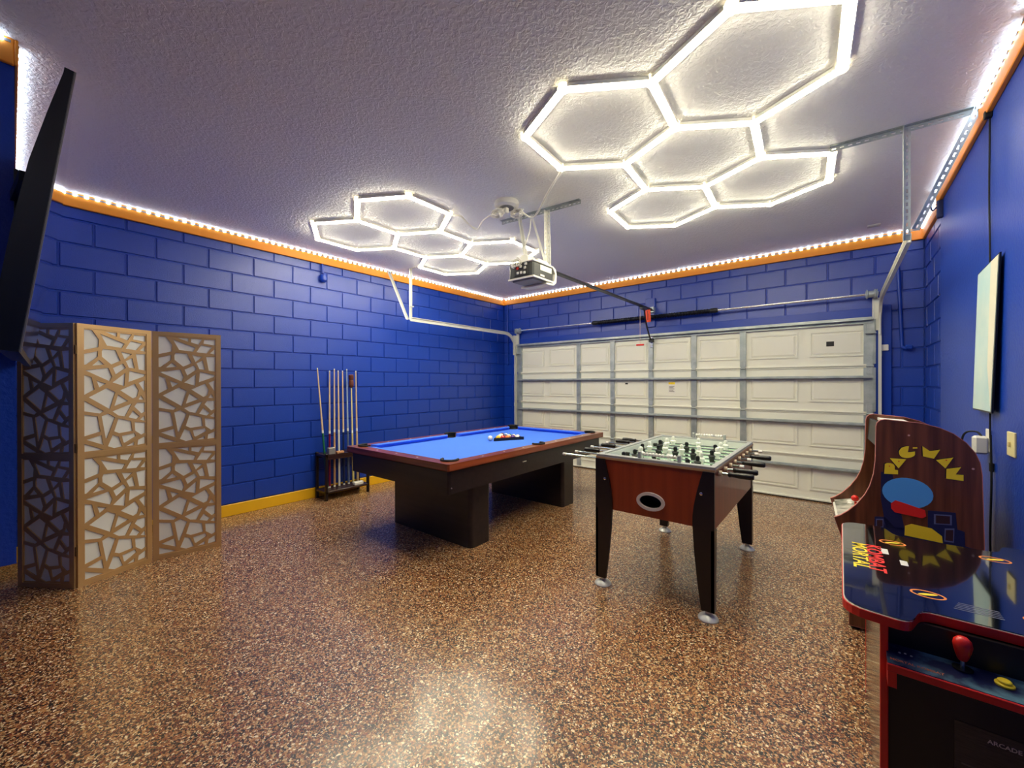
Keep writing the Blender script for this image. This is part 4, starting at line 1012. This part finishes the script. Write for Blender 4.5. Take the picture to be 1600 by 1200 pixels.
# ================================================================== ARCADE TABLE (red edged)
at = thing('arcade_table', 'low arcade table with black glass top and red edge', 'arcade machine', (5.30, -3.95, 0))
tz = 0.74
def fillet(poly, r, n=5):
    out = []; N = len(poly)
    for i in range(N):
        p0, p1, p2 = Vector(poly[i - 1]), Vector(poly[i]), Vector(poly[(i + 1) % N])
        a, b = (p0 - p1), (p2 - p1); rr = min(r[i] if isinstance(r, list) else r, a.length * 0.45, b.length * 0.45)
        a.normalize(); b.normalize(); s_, e_ = p1 + a * rr, p1 + b * rr
        for k in range(n + 1):
            t_ = k / n; out.append(tuple((s_ * (1 - t_) ** 2 + p1 * 2 * t_ * (1 - t_) + e_ * t_ ** 2)))
    return out
yn, yf, yi = -4.412, -3.475, 0.105
tp = [(4.988, yn + 0.02), (5.128, yn), (5.160, yn + yi), (5.448, yn + yi), (5.480, yn), (5.612, yn + 0.02), (5.612, yf - 0.01), (5.480, yf), (5.448, yf - yi), (5.160, yf - yi), (5.128, yf), (4.988, yf - 0.01)]
top = fillet(tp, [0.06, 0.03, 0.03, 0.03, 0.03, 0.06, 0.06, 0.03, 0.03, 0.03, 0.03, 0.06])
topo = obj('table_top', MB().prism(top, flat, tz - 0.026, tz - 0.002), M_red, at, label='red molded edge of the table top')
cxy = (5.30, (yn + yf) / 2)
ti = [(cxy[0] + (p[0] - cxy[0]) * 0.985, cxy[1] + (p[1] - cxy[1]) * 0.988) for p in top]
obj('edge_liner', MB().prism([(cxy[0] + (p[0] - cxy[0]) * 0.993, cxy[1] + (p[1] - cxy[1]) * 0.995) for p in top], flat, tz - 0.003, tz - 0.0005), mat('pale_liner', (206, 206, 196), rough=0.3), topo)
glass = obj('glass_top', MB().prism(ti, flat, tz - 0.003, tz + 0.002), M_glass, topo)
GT = tz + 0.002
M_org = mat('ring_orange', (240, 140, 60), rough=0.4)
for c in ((5.146, -3.70), (5.190, -4.175), (5.42, -3.68), (5.41, -4.19)):
    obj('ring_print', MB().prism(ellp(c, 0.040, 0.028), flat, GT - 0.001, GT + 0.0004, holes=[ellp(c, 0.034, 0.022)]), M_org, glass)
    obj('ring_print', MB().prism(ellp(c, 0.026, 0.007, 16, 0.5), flat, GT - 0.001, GT + 0.0004), M_yel, glass)
# vertical red and yellow logo lettering near the table end
for i_, (wd, dx) in enumerate([(0.07, 0.0)]):
    lf = lambda u, v, d: (5.050 - v, -3.93 + u, GT + d)
    text_mesh('logo_print', 'MORTAL', M_yel, glass, lambda u, v, d: (5.040 + v, -3.925 - u * 1.15, GT + d), 0.062)
    text_mesh('logo_print', 'KOMBAT', M_redp, glass, lambda u, v, d: (5.082 + v, -3.925 - u * 1.15, GT + d), 0.062)
obj('sticker', MB().box(5.105, 5.125, -3.86, -3.80, GT - 0.001, GT + 0.0004), M_white, glass)
obj('sticker', MB().box(5.150, 5.170, -3.95, -3.90, GT - 0.001, GT + 0.0004), M_white, glass)
for k in range(5):
    obj('fine_print', MB().box(5.235 + 0.004 * k, 5.33, -4.235 + 0.012 * k, -4.232 + 0.012 * k, GT - 0.001, GT + 0.0004), mat('fine_print', (120, 124, 150)), glass)
# body
yb0, yb1 = -4.365, -3.525
M_side = mat('side_gloss', (26, 20, 22), rough=0.12, coat=0.5)
for x in (5.072, 5.522):
    spn = obj('side_panel', MB().box(x, x + 0.016, yb0, yb1, 0.0, tz - 0.027), M_side, at)
    for y in (yb0, yb1):
        obj('edge_molding', MB().bbox(x - 0.001, x + 0.017, y - 0.004, y + 0.004, 0, tz - 0.027, 0.003), M_red, spn)
for y, s in ((yb0 + 0.045, -1), (yb1 - 0.045, 1)):
    fp = obj('front_panel', MB().box(5.088, 5.522, y - 0.006, y + 0.006, 0.02, tz - 0.027), M_mb, at)
    if s < 0:
        dk = obj('decal_panel', MB().box(5.222, 5.48, y - 0.0075, y - 0.006, 0.12, 0.478), mat('decal_dark', (44, 38, 32), rough=0.3, mottle=(30, (70, 62, 52), (1, 1, 14))), fp)
        text_mesh('decal_text', 'ARCADE', mat('text_cream', (220, 205, 180)), dk, lambda u, v, d: (5.310 + u, y - 0.0078 - d, 0.452 + v), 0.0150)
        for k in range(7):
            obj('decal_print', MB().box(5.235, 5.46 - 0.02 * (k % 3), y - 0.0082, y - 0.0076, 0.15 + k * 0.036, 0.155 + k * 0.036), mat('decal_print', (110, 98, 80)), dk)
    # control deck
    ye, yi_ = (yb0 - 0.052, yb0 + 0.10) if s < 0 else (yb1 + 0.052, yb1 - 0.10)
    M_deck = mat('deck_storm', (18, 24, 70), rough=0.3, coat=0.3, mottle=(13, (120, 170, 186), (1, 1, 1)), ramp=(0.46, 0.74))
    ax0, ax1 = 5.0885, 5.5215
    dpoly = [(ye, 0.604), (ye, 0.622), (yi_, 0.642), (yi_, 0.624)]
    dko = obj('control_deck', MB().prism(dpoly, lambda u, v, d: (d, u, v), ax0 - 0.004, ax1 + 0.004), M_deck, at)
    obj('deck_edge', MB().bbox(ax0 - 0.006, ax1 + 0.006, ye - 0.006 if s < 0 else ye, ye if s < 0 else ye + 0.006, 0.600, 0.6205, 0.002), M_red, dko)
    obj('deck_bracket', MB().box(ax0 - 0.004, ax0 + 0.014, min(ye, yi_) + 0.002, max(ye, yi_) - 0.002, 0.555, 0.603), M_red, dko)
    obj('deck_bracket', MB().box(ax1 - 0.014, ax1 + 0.004, min(ye, yi_) + 0.002, max(ye, yi_) - 0.002, 0.555, 0.603), M_red, dko)
    jx = 5.234 if s < 0 else 5.38
    zd = lambda yy: 0.622 + (yy - ye) / (yi_ - ye) * 0.020
    jy = ye + (yi_ - ye) * 0.46
    obj('dust_washer', MB().lathe((jx, jy, zd(jy) - 0.001), [(0.020, 0), (0.020, 0.003)], 20), M_dark, dko, True)
    js = obj('joystick', MB().tube([(jx, jy, zd(jy)), (jx, jy, zd(jy) + 0.032)], 0.005, 10), M_steel, dko, True)
    obj('grip', MB().lathe((jx, jy, zd(jy) + 0.022), [(0.008, 0), (0.011, 0.006), (0.017, 0.028), (0.019, 0.040), (0.017, 0.052), (0.010, 0.060), (0.002, 0.062)], 18), M_red, js, True)
    for bx, by_, cc in ((5.303, 0.36, M_yel), (5.352, 0.86, M_red), (5.375, 0.50, M_red), (5.42, 0.72, M_red), (5.44, 0.40, M_yel)):
        if s > 0: bx = 10.61 - bx
        yy = ye + (yi_ - ye) * by_
        bt = obj('button', MB().lathe((bx, yy, zd(yy) - 0.001), [(0.0175, 0), (0.0175, 0.004), (0.015, 0.006)], 20), cc, dko, True)
        obj('plunger', MB().lathe((bx, yy, zd(yy) + 0.004), [(0.0125, 0), (0.0125, 0.006), (0.010, 0.008)], 18), cc, bt, True)
    for k in range(6):
        if s < 0: obj('speaker_hole', MB().lathe((5.112 + 0.012 * (k % 3), ye + 0.055 + 0.016 * (k // 3) + 0.004 * (k % 2), zd(ye + 0.06) - 0.0005), [(0.003, 0), (0.0025, 0.0016)], 8), mat('hole_pale', (200, 200, 190), rough=0.4), dko, True)
    if s < 0:
        text_mesh('deck_text', 'MORTAL KOMBAT', mat('text_rust', (214, 120, 84)), dko, lambda u, v, d: (5.142 + u, ye + 0.018 + v, zd(ye + 0.018 + v) + 0.0008), 0.0125)
obj('base', MB().box(5.088, 5.522, yb0 + 0.05, yb1 - 0.05, 0.0, 0.03), M_mb, at)

# ================================================================== RIGHT WALL THINGS
# hanging canvas: plain pale print
cv_ = thing('canvas_print', 'pale canvas print hanging on the blue drywall', 'picture', (5.6, -2.55, 1.22))
tl, tr, bl_, brc = Vector((5.606, -2.40, 2.026)), Vector((5.606, -2.85, 2.05)), Vector((5.575, -2.43, 1.232)), Vector((5.575, -2.80, 1.232))
tl, tr, bl_, brc = Vector((5.612, -2.36, 2.020)), Vector((5.612, -2.770, 2.046)), Vector((5.600, -2.31, 1.225)), Vector((5.600, -2.690, 1.222))
def cvp(u, v, d): 
    p_ = (bl_ * (1 - u) + brc * u) * (1 - v) + (tl * (1 - u) + tr * u) * v
    return p_ + Vector((d, 0, 0))
obj('stretcher', MB().prism([(0, 0), (1, 0), (1, 1), (0, 1)], cvp, 0.0, 0.007), M_dark, cv_)
obj('canvas_face', MB().prism([(0.02, 0.01), (0.98, 0.01), (0.98, 0.99), (0.02, 0.99)], cvp, -0.002, 0.0), mat('canvas_aqua', (172, 204, 208), rough=0.8, mottle=(3.5, (200, 216, 210), (1, 1, 1))), cv_)
obj('canvas_band', MB().prism([(0.72, 0.30), (0.98, 0.01), (0.98, 0.99), (0.66, 0.99)], cvp, -0.0028, -0.0018), mat('canvas_cream', (216, 214, 196), rough=0.8), cv_)
cs = cv_
pts = [(5.622, -2.545 + 0.010 * math.sin(3.1 * z) + 0.004 * math.sin(11 * z), z) for z in [2.88 - 0.06 * k for k in range(31)]]
obj('upper_cord', MB().tube(pts, 0.004, 6), M_rubber, cs, True)
pts = [(5.618, -2.585 - 0.012 * math.sin(9 * z), z) for z in [1.10 - 0.04 * k for k in range(17)]] + [(5.60, -2.62, 0.42), (5.585, -2.70, 0.40)]
obj('lower_cord', MB().tube(spline(pts, 3), 0.0045, 6), M_rubber, cs, True)
obj('inline_switch', MB().bbox(5.612, 5.628, -2.598, -2.575, 0.90, 0.95, 0.004), M_rubber, cs)
obj('cord_clip', MB().bbox(5.60, 5.63, -2.56, -2.53, 2.835, 2.875, 0.003), M_rubber, cs)
sw = thing('switch_plate', 'cream light switch plate on the blue drywall', 'light switch', (5.628, -2.89, 1.085))
obj('plate', MB().bbox(5.622, 5.631, -2.945, -2.835, 1.028, 1.145, 0.004), mat('switch_cream', (232, 220, 164), rough=0.4), sw)
obj('rocker', MB().bbox(5.612, 5.624, -2.896, -2.884, 1.075, 1.10, 0.003), mat('rocker_cream', (222, 208, 150), rough=0.4), sw)
ot = thing('wall_outlet', 'white wall outlet under the canvas', 'outlet', (5.628, -2.49, 1.07))
obj('plate', MB().bbox(5.622, 5.631, -2.535, -2.460, 1.00, 1.125, 0.004), M_white, ot)
ad = thing('power_adapter', 'white power adapter with black cable plugged into the outlet', 'adapter', (5.6, -2.49, 1.03))
obj('body', MB().bbox(5.565, 5.6225, -2.535, -2.475, 0.985, 1.085, 0.010), M_white, ad)
obj('cable', MB().tube(spline([(5.60, -2.50, 1.083), (5.585, -2.48, 1.105), (5.55, -2.455, 1.098), (5.535, -2.44, 1.05), (5.545, -2.42, 0.95), (5.56, -2.41, 0.80)]), 0.005, 6), M_rubber, ad, True)
# hook near the corner
single('wall_hook', MB().bbox(5.595, XR + 0.002, -1.20, -1.16, 2.72, 2.86, 0.004).tube(spline([(5.605, -1.18, 2.82), (5.57, -1.18, 2.79), (5.56, -1.18, 2.84)]), 0.006, 6), M_navy, 'small dark wall hook under the orange band by the block return', 'hook', (5.6, -1.18, 2.79))
# blue conduit on the back wall
cd = thing('conduit_pipe', 'blue painted conduit pipe beside the garage door jamb', 'pipe', (5.48, -0.02, 1.75))
obj('pipe', MB().tube(spline([(5.455, -0.022, 2.75), (5.475, -0.022, 2.2), (5.49, -0.022, 1.80), (5.495, -0.03, 1.755), (5.53, -0.06, 1.74)], 5), 0.016, 10), M_bluetrim, cd, True)
obj('elbow', MB().bbox(5.51, 5.57, -0.08, -0.03, 1.73, 1.775, 0.01), M_bluetrim, cd)
single('door_sensor', MB().bbox(5.325, 5.385, -0.062, -0.034, 1.725, 1.79, 0.005), M_white, 'small white sensor box on the jamb beside the garage door', 'sensor', (5.355, -0.04, 1.755))
single('conduit_pipe', MB().tube([(0.10, -0.02, 2.86), (0.11, -0.02, 1.72)], 0.011, 8), M_bluetrim, 'slim blue painted pipe in the corner behind the pool table', 'pipe', (0.1, -0.02, 1.72), True)
# hook on the left wall
lh = thing('wall_hook', 'blue painted round hook hanging on the block wall above the cues', 'hook', (0.03, -3.50, 2.70))
obj('stem', MB().tube([(0.025, -3.505, 2.86), (0.03, -3.50, 2.74)], 0.012, 8), M_bluetrim, lh, True)
obj('cup', MB().lathe((0.035, -3.495, 2.68), [(0.02, -0.045), (0.042, -0.025), (0.046, 0.01), (0.040, 0.04), (0.02, 0.05)], 18), M_bluetrim, lh, True)
